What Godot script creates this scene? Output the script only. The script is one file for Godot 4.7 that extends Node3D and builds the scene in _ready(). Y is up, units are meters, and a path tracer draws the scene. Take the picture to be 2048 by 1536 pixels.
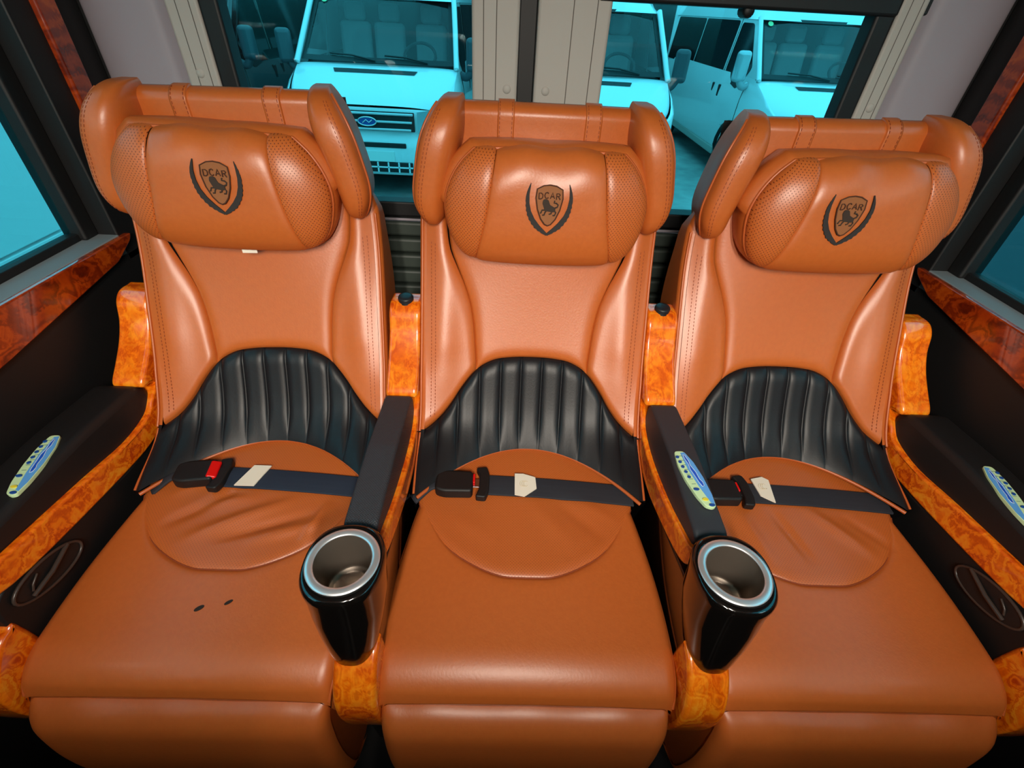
extends Node3D
# Rear row of a minibus: three leather seats, armrests, rear doors with tinted panes, vans parked outside.
# Lengths are metres. Heights in the tables below are measured from eye level; H lifts them to the floor.
const H := 1.32
const PITCH := 0.555
const SX := 0.006
const GROUND := -1.9 + H

var M := {}
var org := {}
var used := {}

# ------------------------------------------------------------------ mesh builder
class MB:
	var v := PackedVector3Array()
	var n := PackedVector3Array()
	var t := PackedVector2Array()
	var ix := PackedInt32Array()
	var xf := Transform3D()

	# rows of points; out = direction the face looks to (ZERO: away from the middle of the patch)
	func grid(P: Array, out := Vector3.ZERO, wrap := false, uv: Array = []) -> void:
		var r := P.size()
		var c: int = P[0].size()
		var b := v.size()
		var nn := PackedVector3Array()
		nn.resize(r * c)
		for i in r - 1:
			for j in c - 1:
				var p00: Vector3 = P[i][j]
				var p11: Vector3 = P[i + 1][j + 1]
				var p01: Vector3 = P[i][j + 1]
				var p10: Vector3 = P[i + 1][j]
				var f := (p11 - p00).cross(p10 - p01)
				nn[i * c + j] += f
				nn[i * c + j + 1] += f
				nn[(i + 1) * c + j] += f
				nn[(i + 1) * c + j + 1] += f
		if wrap:
			for i in r:
				var s := nn[i * c] + nn[i * c + c - 1]
				nn[i * c] = s
				nn[i * c + c - 1] = s
		var mid := Vector3.ZERO
		for i in r:
			for j in c:
				mid += P[i][j]
		mid /= r * c
		var sum := 0.0
		for i in r:
			for j in c:
				sum += nn[i * c + j].dot(out if out != Vector3.ZERO else (P[i][j] as Vector3) - mid)
		var sg := 1.0 if sum >= 0.0 else -1.0
		var acc := PackedFloat32Array()
		acc.resize(c)
		for i in r:
			var run := 0.0
			for j in c:
				var p: Vector3 = P[i][j]
				if j > 0:
					run += p.distance_to(P[i][j - 1])
				if i > 0:
					acc[j] += p.distance_to(P[i - 1][j])
				v.append(xf * p)
				var q := nn[i * c + j] * sg
				n.append((xf.basis * (q.normalized() if q.length_squared() > 1e-24 else Vector3.UP)).normalized())
				t.append(uv[i][j] if uv.size() else Vector2(run, acc[j]))
		for i in r - 1:
			for j in c - 1:
				var a := b + i * c + j
				# p00,p01,p10 counter-clockwise about +f is p00 -> p10 -> p01 reversed
				if sg > 0:
					ix.append_array([a, a + 1, a + c + 1, a, a + c + 1, a + c])
				else:
					ix.append_array([a, a + c + 1, a + 1, a, a + c, a + c + 1])

	func quad(a: Vector3, b: Vector3, c: Vector3, d: Vector3, out: Vector3) -> void:
		grid([PackedVector3Array([a, b]), PackedVector3Array([d, c])], out)

	func tube(path: PackedVector3Array, r: float, sides := 8, closed := false, squash := 1.0, up := Vector3.ZERO) -> void:
		var m := path.size()
		var rows := []
		var ref := Vector3.ZERO
		var cnt := m + 1 if closed else m
		for k in cnt:
			var i := k % m
			var a := path[(i - 1 + m) % m] if (closed or i > 0) else path[i]
			var b := path[(i + 1) % m] if (closed or i < m - 1) else path[i]
			var d := (b - a).normalized()
			if up != Vector3.ZERO:
				ref = up
			elif ref == Vector3.ZERO:
				ref = Vector3.UP if absf(d.y) < 0.9 else Vector3.RIGHT
			var e1 := (ref - d * ref.dot(d)).normalized()
			if up == Vector3.ZERO:
				ref = e1
			var e2 := d.cross(e1)
			var row := PackedVector3Array()
			for s in sides + 1:
				var g := TAU * s / sides
				row.append(path[i] + e1 * cos(g) * r * squash + e2 * sin(g) * r)
			rows.append(row)
		if not closed:
			var r0 := PackedVector3Array()
			var r1 := PackedVector3Array()
			for s in sides + 1:
				r0.append(path[0])
				r1.append(path[m - 1])
			rows.push_front(r0)
			rows.append(r1)
		# orient by the first ring
		var p0: Vector3 = rows[1][0]
		var save := v.size()
		grid(rows, Vector3.ZERO if not closed else Vector3.ZERO, true)
		# make sure it faces out
		var nrm := n[save + (sides + 1)]
		if nrm.dot(xf.basis * (p0 - path[0])) < 0.0:
			_flip(save)

	func _flip(from: int) -> void:
		for k in range(from, n.size()):
			n[k] = -n[k]
		for k in range(0, ix.size(), 3):
			if ix[k] >= from:
				var s := ix[k + 1]
				ix[k + 1] = ix[k + 2]
				ix[k + 2] = s

	# profile: (radius, height) pairs, turned about y through c
	func lathe(prof: Array, c: Vector3, seg := 24, ax := 1.0, az := 1.0, out_sign := 1.0) -> void:
		var rows := []
		for p in prof:
			var row := PackedVector3Array()
			for s in seg + 1:
				var g := TAU * s / seg
				row.append(c + Vector3(cos(g) * p.x * ax, p.y, sin(g) * p.x * az))
			rows.append(row)
		var save := v.size()
		grid(rows, Vector3.ZERO, true)
		if out_sign < 0:
			_flip(save)

	# polygon (a,b) extruded along the third axis; map turns (a, b, depth) into a point
	func prism(poly: PackedVector2Array, d0: float, d1: float, map: Callable, bev := 0.0, smooth := true) -> void:
		var m := poly.size()
		var area := 0.0
		for i in m:
			area += poly[i].cross(poly[(i + 1) % m])
		var nrm := PackedVector2Array()
		for i in m:
			var e0 := (poly[i] - poly[(i - 1 + m) % m]).normalized()
			var e1 := (poly[(i + 1) % m] - poly[i]).normalized()
			var k := Vector2(e0.y, -e0.x) + Vector2(e1.y, -e1.x)
			k = k.normalized() * (1.0 if area > 0 else -1.0)
			nrm.append(k)
		var save := v.size()
		var rings := []
		if bev > 0.0:
			for q in 4:
				var g := PI * 0.5 * q / 3.0
				rings.append([bev * (1.0 - sin(g)), d0 + (d1 - d0) * (bev * (1.0 - cos(g)) / absf(d1 - d0))])
			for q in 4:
				var g := PI * 0.5 * (3 - q) / 3.0
				rings.append([bev * (1.0 - sin(g)), d1 - (d1 - d0) * (bev * (1.0 - cos(g)) / absf(d1 - d0))])
		else:
			rings = [[0.0, d0], [0.0, d1]]
		var rows := []
		for rg in rings:
			var row := PackedVector3Array()
			for i in m + 1:
				var p: Vector2 = poly[i % m] - nrm[i % m] * rg[0]
				row.append(map.call(p.x, p.y, rg[1]))
			rows.append(row)
		if smooth:
			grid(rows, Vector3.ZERO, true)
		else:
			for i in m:
				var sub := []
				for row in rows:
					sub.append(PackedVector3Array([row[i], row[i + 1]]))
				var w: Vector2 = poly[i] + nrm[i] * 0.01
				var w0: Vector2 = poly[i]
				var o2: Vector3 = map.call(w.x, w.y, d0) - map.call(w0.x, w0.y, d0)
				var w3: Vector2 = poly[(i + 1) % m] + nrm[(i + 1) % m] * 0.01
				var w4: Vector2 = poly[(i + 1) % m]
				o2 += map.call(w3.x, w3.y, d0) - map.call(w4.x, w4.y, d0)
				grid(sub, o2)
		var tri := Geometry2D.triangulate_polygon(poly)
		for side in 2:
			var inset: float = bev
			var dd := d0 if side == 0 else d1
			var b := v.size()
			var o: Vector3 = map.call(poly[0].x, poly[0].y, d0) - map.call(poly[0].x, poly[0].y, d1)
			if side == 1:
				o = -o
			var nn := (xf.basis * o).normalized()
			for i in m:
				var p := poly[i] - nrm[i] * inset
				v.append(xf * (map.call(p.x, p.y, dd) as Vector3))
				n.append(nn)
				t.append(p)
			for k in range(0, tri.size(), 3):
				var a := b + tri[k]
				var c := b + tri[k + 1]
				var e := b + tri[k + 2]
				var fn := (v[c] - v[a]).cross(v[e] - v[a])
				if fn.dot(nn) > 0.0:
					ix.append_array([a, e, c])
				else:
					ix.append_array([a, c, e])

	func box(c: Vector3, s: Vector3, bev := 0.004, basis := Basis()) -> void:
		var old := xf
		xf = xf * Transform3D(basis, c)
		bev = minf(bev, minf(s.x, minf(s.y, s.z)) * 0.45)
		var hx := s.x / 2
		var hy := s.y / 2
		var poly := PackedVector2Array()
		if bev > 0.0:
			for k in 4:
				var cx := (hx - bev) * (1 if k == 0 or k == 3 else -1)
				var cy := (hy - bev) * (1 if k < 2 else -1)
				for q in 4:
					var g := PI * 0.5 * (k + q / 3.0)
					poly.append(Vector2(cx + cos(g) * bev, cy + sin(g) * bev))
			prism(poly, -s.z / 2, s.z / 2, func(a, b, d): return Vector3(a, b, d), bev, true)
		else:
			poly = PackedVector2Array([Vector2(hx, hy), Vector2(-hx, hy), Vector2(-hx, -hy), Vector2(hx, -hy)])
			prism(poly, -s.z / 2, s.z / 2, func(a, b, d): return Vector3(a, b, d), 0.0, false)
		xf = old

	func disc(c: Vector3, ex: Vector3, ey: Vector3, thick: float, seg := 20) -> void:
		var poly := PackedVector2Array()
		for s in seg:
			poly.append(Vector2(cos(TAU * s / seg), sin(TAU * s / seg)))
		var nz := ex.cross(ey).normalized()
		prism(poly, 0.0, thick, func(a, b, d): return c + ex * a + ey * b + nz * d, 0.0, true)

	func mesh(o: Vector3) -> ArrayMesh:
		var a := []
		a.resize(Mesh.ARRAY_MAX)
		var vv := PackedVector3Array()
		for p in v:
			vv.append(p - o)
		a[Mesh.ARRAY_VERTEX] = vv
		a[Mesh.ARRAY_NORMAL] = n
		a[Mesh.ARRAY_TEX_UV] = t
		# Godot's front faces run clockwise: swap the order kept above
		var k2 := ix.duplicate()
		for k in range(0, k2.size(), 3):
			var f := (v[k2[k + 1]] - v[k2[k]]).cross(v[k2[k + 2]] - v[k2[k]])
			if f.dot(n[k2[k]] + n[k2[k + 1]] + n[k2[k + 2]]) > 0.0:
				var s := k2[k + 1]
				k2[k + 1] = k2[k + 2]
				k2[k + 2] = s
		a[Mesh.ARRAY_INDEX] = k2
		var m := ArrayMesh.new()
		m.add_surface_from_arrays(Mesh.PRIMITIVE_TRIANGLES, a)
		return m

# ------------------------------------------------------------------ scene helpers
func numbered(s: String) -> String:
	used[s] = used.get(s, -1) + 1
	return s if used[s] == 0 else "%s_%03d" % [s, used[s]]

func meta(o: Node, label: String, category: String, group := "", kind := "") -> void:
	if label: o.set_meta("label", label)
	if category: o.set_meta("category", category)
	if group: o.set_meta("group", group)
	if kind: o.set_meta("kind", kind)

func thing(called: String, at: Vector3, label: String, category: String, group := "", kind := "") -> Node3D:
	var o := Node3D.new()
	o.name = numbered(called)
	add_child(o)
	o.position = at
	org[o] = at
	meta(o, label, category, group, kind)
	return o

func part(called: String, mb: MB, mat: Material, parent: Node3D, label := "", kind := "") -> MeshInstance3D:
	var o := MeshInstance3D.new()
	o.name = called
	o.mesh = mb.mesh(org[parent])
	o.mesh.surface_set_material(0, mat)
	parent.add_child(o, true)
	org[o] = org[parent]
	if label: o.set_meta("label", label)
	if kind: o.set_meta("kind", kind)
	return o

func V(x: float, y: float, z: float) -> Vector3:
	return Vector3(x, y + H, z)

func tab(T: Array, x: float) -> float:  # smooth table of Vector2(x, value), x rising
	if x <= T[0].x:
		return T[0].y
	for i in T.size() - 1:
		if x <= T[i + 1].x:
			var f: float = (x - T[i].x) / (T[i + 1].x - T[i].x)
			var m0: float = 0.0
			var m1: float = 0.0
			var h: float = T[i + 1].x - T[i].x
			var s: float = (T[i + 1].y - T[i].y) / h
			m0 = s if i == 0 else (s + (T[i].y - T[i - 1].y) / (T[i].x - T[i - 1].x)) / 2
			m1 = s if i + 2 >= T.size() else (s + (T[i + 2].y - T[i + 1].y) / (T[i + 2].x - T[i + 1].x)) / 2
			var f2 := f * f
			var f3 := f2 * f
			return (2 * f3 - 3 * f2 + 1) * T[i].y + (f3 - 2 * f2 + f) * h * m0 + (3 * f2 - 2 * f3) * T[i + 1].y + (f3 - f2) * h * m1
	return T[T.size() - 1].y

func smooth_path(pts: Array, per := 6) -> PackedVector3Array:
	var o := PackedVector3Array()
	var m := pts.size()
	for i in m - 1:
		var p0: Vector3 = pts[maxi(i - 1, 0)]
		var p1: Vector3 = pts[i]
		var p2: Vector3 = pts[i + 1]
		var p3: Vector3 = pts[mini(i + 2, m - 1)]
		for k in per:
			o.append(p1.cubic_interpolate(p2, p0, p3, float(k) / per))
	o.append(pts[m - 1])
	return o

func smooth_poly(pts: Array, per := 4, closed := true) -> PackedVector2Array:
	var o := PackedVector2Array()
	var m := pts.size()
	for i in (m if closed else m - 1):
		var p0: Vector2 = pts[(i - 1 + m) % m] if closed else pts[maxi(i - 1, 0)]
		var p1: Vector2 = pts[i]
		var p2: Vector2 = pts[(i + 1) % m]
		var p3: Vector2 = pts[(i + 2) % m] if closed else pts[mini(i + 2, m - 1)]
		for k in per:
			o.append(p1.cubic_interpolate(p2, p0, p3, float(k) / per))
	if not closed:
		o.append(pts[m - 1])
	return o

func rounded(pts: Array, r: float, per := 4) -> PackedVector2Array:
	var o := PackedVector2Array()
	var m := pts.size()
	for i in m:
		var p: Vector2 = pts[i]
		var a: Vector2 = pts[(i - 1 + m) % m]
		var b: Vector2 = pts[(i + 1) % m]
		var d := minf(r, minf(p.distance_to(a), p.distance_to(b)) * 0.45)
		var s := p + (a - p).normalized() * d
		var e := p + (b - p).normalized() * d
		for k in per + 1:
			var f := float(k) / per
			o.append(s.lerp(p, f).lerp(p.lerp(e, f), f))
	return o

# ------------------------------------------------------------------ materials
func mat(c: Color, rough := 0.6, metal := 0.0, spec := 0.5) -> StandardMaterial3D:
	var m := StandardMaterial3D.new()
	m.albedo_color = c
	m.roughness = rough
	m.metallic = metal
	m.metallic_specular = spec
	return m

func c8(r: int, g: int, b: int) -> Color:
	return Color8(r, g, b)

func noise_img(seed_: int, freq: float, size: int, kind := FastNoiseLite.TYPE_SIMPLEX_SMOOTH, oct := 4) -> Image:
	var f := FastNoiseLite.new()
	f.seed = seed_
	f.noise_type = kind
	f.frequency = freq
	f.fractal_octaves = oct
	return f.get_seamless_image(size, size)

func grain_tex(seed_: int) -> ImageTexture:
	var f := FastNoiseLite.new()
	f.seed = seed_
	f.noise_type = FastNoiseLite.TYPE_CELLULAR
	f.cellular_return_type = FastNoiseLite.RETURN_DISTANCE2_SUB
	f.frequency = 0.07
	f.fractal_octaves = 2
	return ImageTexture.create_from_image(f.get_seamless_image(256, 256))

func tint_tex(a: Color, b: Color, seed_: int, freq: float) -> ImageTexture:
	var n := noise_img(seed_, freq, 256)
	var im := Image.create(256, 256, false, Image.FORMAT_RGB8)
	for y in 256:
		for x in 256:
			im.set_pixel(x, y, a.lerp(b, n.get_pixel(x, y).r))
	return ImageTexture.create_from_image(im)

func leather(a: Color, b: Color, rough: float, grain: Texture2D, depth := 0.02) -> StandardMaterial3D:
	var m := mat(Color.WHITE, rough)
	m.albedo_texture = tint_tex(a, b, 11, 0.012)
	m.uv1_triplanar = true
	m.uv1_world_triplanar = true
	m.uv1_scale = Vector3.ONE * 4.0
	m.roughness = rough
	m.normal_enabled = false
	return m

func dots_tex(base: Color, hole: Color) -> Array:
	var im := Image.create(64, 64, false, Image.FORMAT_RGB8)
	var hm := Image.create(64, 64, false, Image.FORMAT_RGB8)
	for y in 64:
		for x in 64:
			var d := 99.0
			for q in [Vector2(16, 16), Vector2(48, 48)]:
				d = minf(d, Vector2(x, y).distance_to(q))
			var k := clampf((8.5 - d) / 2.5, 0.0, 1.0)
			im.set_pixel(x, y, base.lerp(hole, k))
			hm.set_pixel(x, y, Color.WHITE * (1.0 - k))
	return [ImageTexture.create_from_image(im), ImageTexture.create_from_image(hm)]

func burl_tex(seed_: int, dark: Color, mid: Color, light: Color) -> ImageTexture:
	var f := FastNoiseLite.new()
	f.seed = seed_
	f.frequency = 0.006
	f.fractal_octaves = 2
	f.domain_warp_enabled = true
	f.domain_warp_amplitude = 60.0
	f.domain_warp_frequency = 0.012
	f.domain_warp_fractal_octaves = 3
	var n := f.get_seamless_image(384, 384)
	var g := FastNoiseLite.new()
	g.seed = seed_ + 5
	g.frequency = 0.05
	g.domain_warp_enabled = true
	g.domain_warp_amplitude = 25.0
	var n2 := g.get_seamless_image(384, 384)
	var im := Image.create(384, 384, false, Image.FORMAT_RGB8)
	for y in 384:
		for x in 384:
			var k := n.get_pixel(x, y).r
			var w := 0.5 + 0.5 * sin(k * 26.0)
			var q := clampf(k * 0.55 + w * 0.42 + (n2.get_pixel(x, y).r - 0.5) * 0.18, 0.0, 1.0)
			var c := dark.lerp(mid, clampf(q * 2.0, 0, 1)) if q < 0.5 else mid.lerp(light, clampf(q * 2.0 - 1.0, 0, 1))
			im.set_pixel(x, y, c)
	return ImageTexture.create_from_image(im)

func make_materials() -> void:
	var gr := grain_tex(3)
	var tan_a := c8(186, 94, 36)
	var tan_b := c8(194, 100, 40)
	M.leather = leather(tan_a, tan_b, 0.40, gr)
	M.leather.metallic_specular = 0.62
	M.leather.heightmap_enabled = true
	M.leather.heightmap_texture = gr
	M.leather.heightmap_scale = 0.012
	M.leather.albedo_texture = tint_tex(tan_a, tan_b, 11, 0.03)
	M.leather.uv1_scale = Vector3.ONE * 9.0
	var d := dots_tex(c8(190, 97, 38), c8(104, 40, 12))
	M.perf = mat(Color.WHITE, 0.42, 0.0, 0.62)
	M.perf.albedo_texture = d[0]
	M.perf.heightmap_enabled = true
	M.perf.heightmap_texture = d[1]
	M.perf.heightmap_scale = 0.03
	M.perf.uv1_scale = Vector3(140, 140, 1)
	var d2 := dots_tex(c8(190, 97, 38), c8(142, 62, 20))
	M.perf_fine = mat(Color.WHITE, 0.40, 0.0, 0.62)
	M.perf_fine.albedo_texture = d2[0]
	M.perf_fine.heightmap_enabled = true
	M.perf_fine.heightmap_texture = d2[1]
	M.perf_fine.heightmap_scale = 0.02
	M.perf_fine.uv1_scale = Vector3(170, 170, 1)
	M.piping = mat(c8(186, 92, 42), 0.38)
	M.thread = mat(c8(140, 62, 26), 0.7)
	M.black_leather = mat(c8(22, 22, 25), 0.44, 0.0, 0.42)
	M.black_leather.uv1_triplanar = true
	M.black_leather.uv1_world_triplanar = true
	M.black_leather.uv1_scale = Vector3.ONE * 9.0
	M.black_leather.heightmap_enabled = true
	M.black_leather.heightmap_texture = gr
	M.black_leather.heightmap_scale = 0.012
	M.wood = mat(Color.WHITE, 0.25)
	M.wood.albedo_texture = burl_tex(21, c8(182, 54, 4), c8(242, 116, 10), c8(255, 172, 44))
	M.wood.uv1_triplanar = true
	M.wood.uv1_world_triplanar = true
	M.wood.uv1_scale = Vector3.ONE * 5.0
	M.wood.clearcoat_enabled = true
	M.wood.clearcoat = 1.0
	M.wood.clearcoat_roughness = 0.05
	M.wood_dimmed = M.wood.duplicate()
	M.wood_dimmed.albedo_texture = burl_tex(37, c8(84, 18, 4), c8(156, 52, 8), c8(204, 88, 18))  # same burl, darkened in colour for the dim light along the side walls
	M.wood_dimmed.uv1_scale = Vector3.ONE * 3.0
	M.gloss_black = mat(c8(12, 10, 9), 0.12)
	M.gloss_black.clearcoat_enabled = true
	M.gloss_black.clearcoat = 0.6
	M.gloss_black.clearcoat_roughness = 0.06
	M.black_plastic = mat(c8(16, 16, 17), 0.55)
	M.black_panel = mat(c8(10, 9, 10), 0.6)
	M.knob = mat(c8(22, 26, 30), 0.45)
	M.rubber = mat(c8(42, 46, 52), 0.55)
	var rt := Image.create(32, 32, false, Image.FORMAT_RGB8)
	for y in 32:
		for x in 32:
			var a := absf(fposmod(x + y, 32) - 16.0) / 16.0
			var b := absf(fposmod(x - y, 32) - 16.0) / 16.0
			rt.set_pixel(x, y, Color.WHITE * maxf(a, b) ** 2)
	M.rubber_tex = M.rubber.duplicate()
	M.rubber_tex.heightmap_enabled = true
	M.rubber_tex.heightmap_texture = ImageTexture.create_from_image(rt)
	M.rubber_tex.heightmap_scale = 0.06
	M.rubber_tex.uv1_triplanar = true
	M.rubber_tex.uv1_scale = Vector3.ONE * 220.0
	M.chrome = mat(c8(228, 230, 233), 0.36, 0.8)
	M.cup_metal = mat(c8(150, 138, 126), 0.38, 0.8)
	M.dull_brown = mat(c8(62, 50, 44), 0.35)
	M.steel = mat(c8(150, 150, 155), 0.3, 1.0)
	M.web = mat(c8(36, 38, 46), 0.75)
	M.web_blue = mat(c8(28, 40, 58), 0.75)
	M.red = mat(c8(225, 12, 14), 0.35)
	M.tag = mat(c8(242, 234, 216), 0.7)
	M.tag_ink = mat(c8(205, 190, 160), 0.8)
	M.shield = mat(c8(140, 84, 42), 0.75)
	M.ink = mat(c8(72, 36, 12), 0.8)
	M.ink_dark = mat(c8(50, 36, 26), 0.8)
	M.wreath = mat(c8(38, 32, 30), 0.8)
	M.vinyl = mat(c8(178, 172, 164), 0.6)
	M.vinyl_cool = mat(c8(150, 142, 150), 0.55)
	M.seam = mat(c8(96, 90, 84), 0.8)
	M.rib = mat(c8(58, 66, 60), 0.5)
	M.carpet = mat(c8(26, 25, 26), 0.95)
	M.ceiling = mat(c8(188, 184, 178), 0.9)
	M.grey_ledge = mat(c8(120, 128, 132), 0.6)
	M.glass = mat(Color(0.36, 0.94, 1.0, 0.0), 0.0)
	M.glass.transparency = BaseMaterial3D.TRANSPARENCY_ALPHA
	M.glass.refraction_enabled = true
	M.glass.refraction_scale = 0.05
	M.panel_green = mat(c8(196, 226, 176), 0.35)
	M.panel_blue = mat(c8(92, 160, 226), 0.35)
	M.panel_deep = mat(c8(28, 88, 200), 0.35)
	M.panel_line = mat(c8(222, 240, 246), 0.35)
	M.button = mat(c8(24, 74, 150), 0.4)
	M.button_yellow = mat(c8(226, 208, 60), 0.4)
	M.panel_text = mat(c8(120, 150, 130), 0.5)
	M.paint = mat(c8(236, 238, 240), 0.3)
	M.paint.clearcoat_enabled = true
	M.paint.clearcoat = 0.8
	M.paint.clearcoat_roughness = 0.05
	M.paint_black = mat(c8(9, 10, 13), 0.25)
	M.paint_black.clearcoat_enabled = true
	M.paint_black.clearcoat = 1.0
	M.paint_black.clearcoat_roughness = 0.04
	M.van_trim = mat(c8(18, 20, 22), 0.5)
	M.van_mirror = mat(c8(70, 76, 82), 0.45)
	M.van_glass = mat(c8(6, 8, 10), 0.08)
	M.windshield = mat(Color(0.05, 0.10, 0.11, 0.22), 0.02)
	M.windshield.transparency = BaseMaterial3D.TRANSPARENCY_ALPHA
	M.van_seat = mat(c8(150, 156, 156), 0.8)
	M.van_dark = mat(c8(40, 44, 46), 0.8)
	M.lamp_glass = mat(c8(190, 200, 205), 0.1, 0.3)
	M.tyre = mat(c8(20, 20, 21), 0.85)
	M.plate = mat(c8(236, 236, 232), 0.5)
	M.sticker = mat(c8(170, 230, 160), 0.5)
	M.pavement = mat(Color.WHITE, 0.9)
	M.pavement.albedo_texture = tint_tex(c8(150, 152, 150), c8(186, 188, 184), 9, 0.02)
	M.pavement.uv1_triplanar = true
	M.pavement.uv1_world_triplanar = true
	M.pavement.uv1_scale = Vector3.ONE * 0.5
	M.white_board = mat(c8(232, 234, 234), 0.6)
	M.dark_wall = mat(c8(30, 34, 36), 0.9)
	M.grey_wall = mat(c8(92, 98, 104), 0.9)
	M.green_leaf = mat(c8(70, 82, 30), 0.7)
	M.lamp = mat(c8(255, 250, 240), 0.5)
	M.lamp.emission_enabled = true
	M.lamp.emission = c8(255, 246, 232)
	M.lamp.emission_energy_multiplier = 4.0

# ------------------------------------------------------------------ seat surfaces (eye-level heights)
const CN := [Vector2(-.788, -.748), Vector2(-.715, -.802), Vector2(-.620, -.850), Vector2(-.510, -.893), Vector2(-.400, -.925), Vector2(-.300, -.945), Vector2(-.210, -.955), Vector2(-.130, -.955)]
const SN := [Vector2(-.797, -.592), Vector2(-.757, -.728), Vector2(-.650, -.815), Vector2(-.530, -.885), Vector2(-.415, -.945), Vector2(-.310, -.975), Vector2(-.215, -.985), Vector2(-.135, -.985)]
const HW := [.243, .245, .245, .243, .240, .236, .234, .232]

func cr2(K: Array, v: float) -> Vector2:
	var m := K.size() - 1
	var t := clampf(v, 0, 1) * m
	var i := mini(int(t), m - 1)
	var p1: Vector2 = K[i]
	var p2: Vector2 = K[i + 1]
	var p0: Vector2 = K[i - 1] if i > 0 else p1 * 2 - p2
	var p3: Vector2 = K[i + 2] if i + 2 <= m else p2 * 2 - p1
	return p1.cubic_interpolate(p2, p0, p3, t - i)

func bs(u: float, v: float) -> Vector3:
	var w := minf(u * u, 1.3)
	var a := cr2(CN, v).lerp(cr2(SN, v), w)
	var t := clampf(v, 0, 1) * 7.0
	var i := mini(int(t), 6)
	return V(u * lerpf(HW[i], HW[i + 1], t - i), a.x, a.y)

func bn(u: float, v: float) -> Vector3:
	var e := 0.01
	var v0 := clampf(v - e, 0, 1)
	var v1 := clampf(v + e, 0, 1)
	return (bs(u + e, v) - bs(u - e, v)).cross(bs(u, v1) - bs(u, v0)).normalized()

func edge(d: float, r: float) -> float:
	var k := 1.0 - minf(maxf(d, 0.0) / r, 1.0)
	return sqrt(maxf(0.0, 1.0 - k * k))

func sp(k: int, m: int) -> float:  # samples crowded towards both ends
	var f := float(k) / m
	return lerpf(f, 0.5 - 0.5 * cos(PI * f), 0.75)

const LT := [Vector2(0, .301), Vector2(.22, .300), Vector2(.36, .295), Vector2(.5, .275), Vector2(.64, .232), Vector2(.71, .205), Vector2(.8, .180), Vector2(.9, .166), Vector2(1.05, .160)]
func lum_top(u: float) -> float:
	return tab(LT, absf(u))

const SEAM := [Vector2(.30, .505), Vector2(.335, .515), Vector2(.39, .532), Vector2(.455, .568), Vector2(.515, .628), Vector2(.565, .692), Vector2(.62, .76), Vector2(.8, .80)]

func wrinkle(W: Array, x: float, z: float) -> float:
	var s := 0.0
	for w in W:
		var a := Vector2(w[0], w[1])
		var b := Vector2(w[2], w[3])
		var p := Vector2(x, z)
		var t := clampf((p - a).dot(b - a) / (b - a).length_squared(), 0, 1)
		var d := p.distance_to(a.lerp(b, t))
		s += w[5] * exp(-d * d / (w[4] * w[4])) * sin(PI * clampf(t, 0.02, 0.98))
	return s

func patch(mb: MB, fu: Callable, ns: int, nt: int, sx: float, puff: float, r: float, flute: Callable, es := [true, true, true, true], even := false) -> void:
	var rows := []
	var uvs := []
	var wid := []
	for i in nt + 1:
		var t := sp(i, nt)
		wid.append(bs(fu.call(0.0, t).x, fu.call(0.0, t).y).distance_to(bs(fu.call(1.0, t).x, fu.call(1.0, t).y)))
	var hei := []
	for j in ns + 1:
		var s := float(j) / ns if even else sp(j, ns)
		var L := 0.0
		var prev := Vector3.ZERO
		for q in 6:
			var a: Vector2 = fu.call(s, q / 5.0)
			var p := bs(a.x, a.y)
			if q > 0: L += p.distance_to(prev)
			prev = p
		hei.append(L)
	for i in nt + 1:
		var t := sp(i, nt)
		var row := PackedVector3Array()
		for j in ns + 1:
			var s := float(j) / ns if even else sp(j, ns)
			var a: Vector2 = fu.call(s, t)
			var e := 1.0
			if es[0]: e *= edge(s * wid[i], r)
			if es[1]: e *= edge((1.0 - s) * wid[i], r)
			if es[2]: e *= edge(t * hei[j], r)
			if es[3]: e *= edge((1.0 - t) * hei[j], r)
			var k: float = puff * e + flute.call(a.x, a.y)
			row.append(bs(a.x, a.y) + bn(a.x, a.y) * k + Vector3(sx, 0, 0))
		rows.append(row)
	mb.grid(rows, Vector3(0, 0.3, 1))

func bulge(u: float, v: float) -> float:
	return 0.010 * exp(-pow((absf(u) - .80) / .13, 2.0)) * clampf((v - .2) / .15, 0, 1)

func stitches(mb: MB, pts: PackedVector3Array, nrm: Callable, step := 0.0075) -> void:
	var run := 0.0
	var next := 0.0
	for i in pts.size() - 1:
		var a := pts[i]
		var b := pts[i + 1]
		var L := a.distance_to(b)
		while next < run + L:
			var f := (next - run) / L
			var p := a.lerp(b, f)
			var d := (b - a).normalized()
			var n: Vector3 = nrm.call(p)
			var e := d.cross(n).normalized()
			mb.box(p, Vector3(0.0012, 0.0045, 0.0008), 0.0, Basis(e, d, e.cross(d)))
			next += step
		run += L

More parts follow.
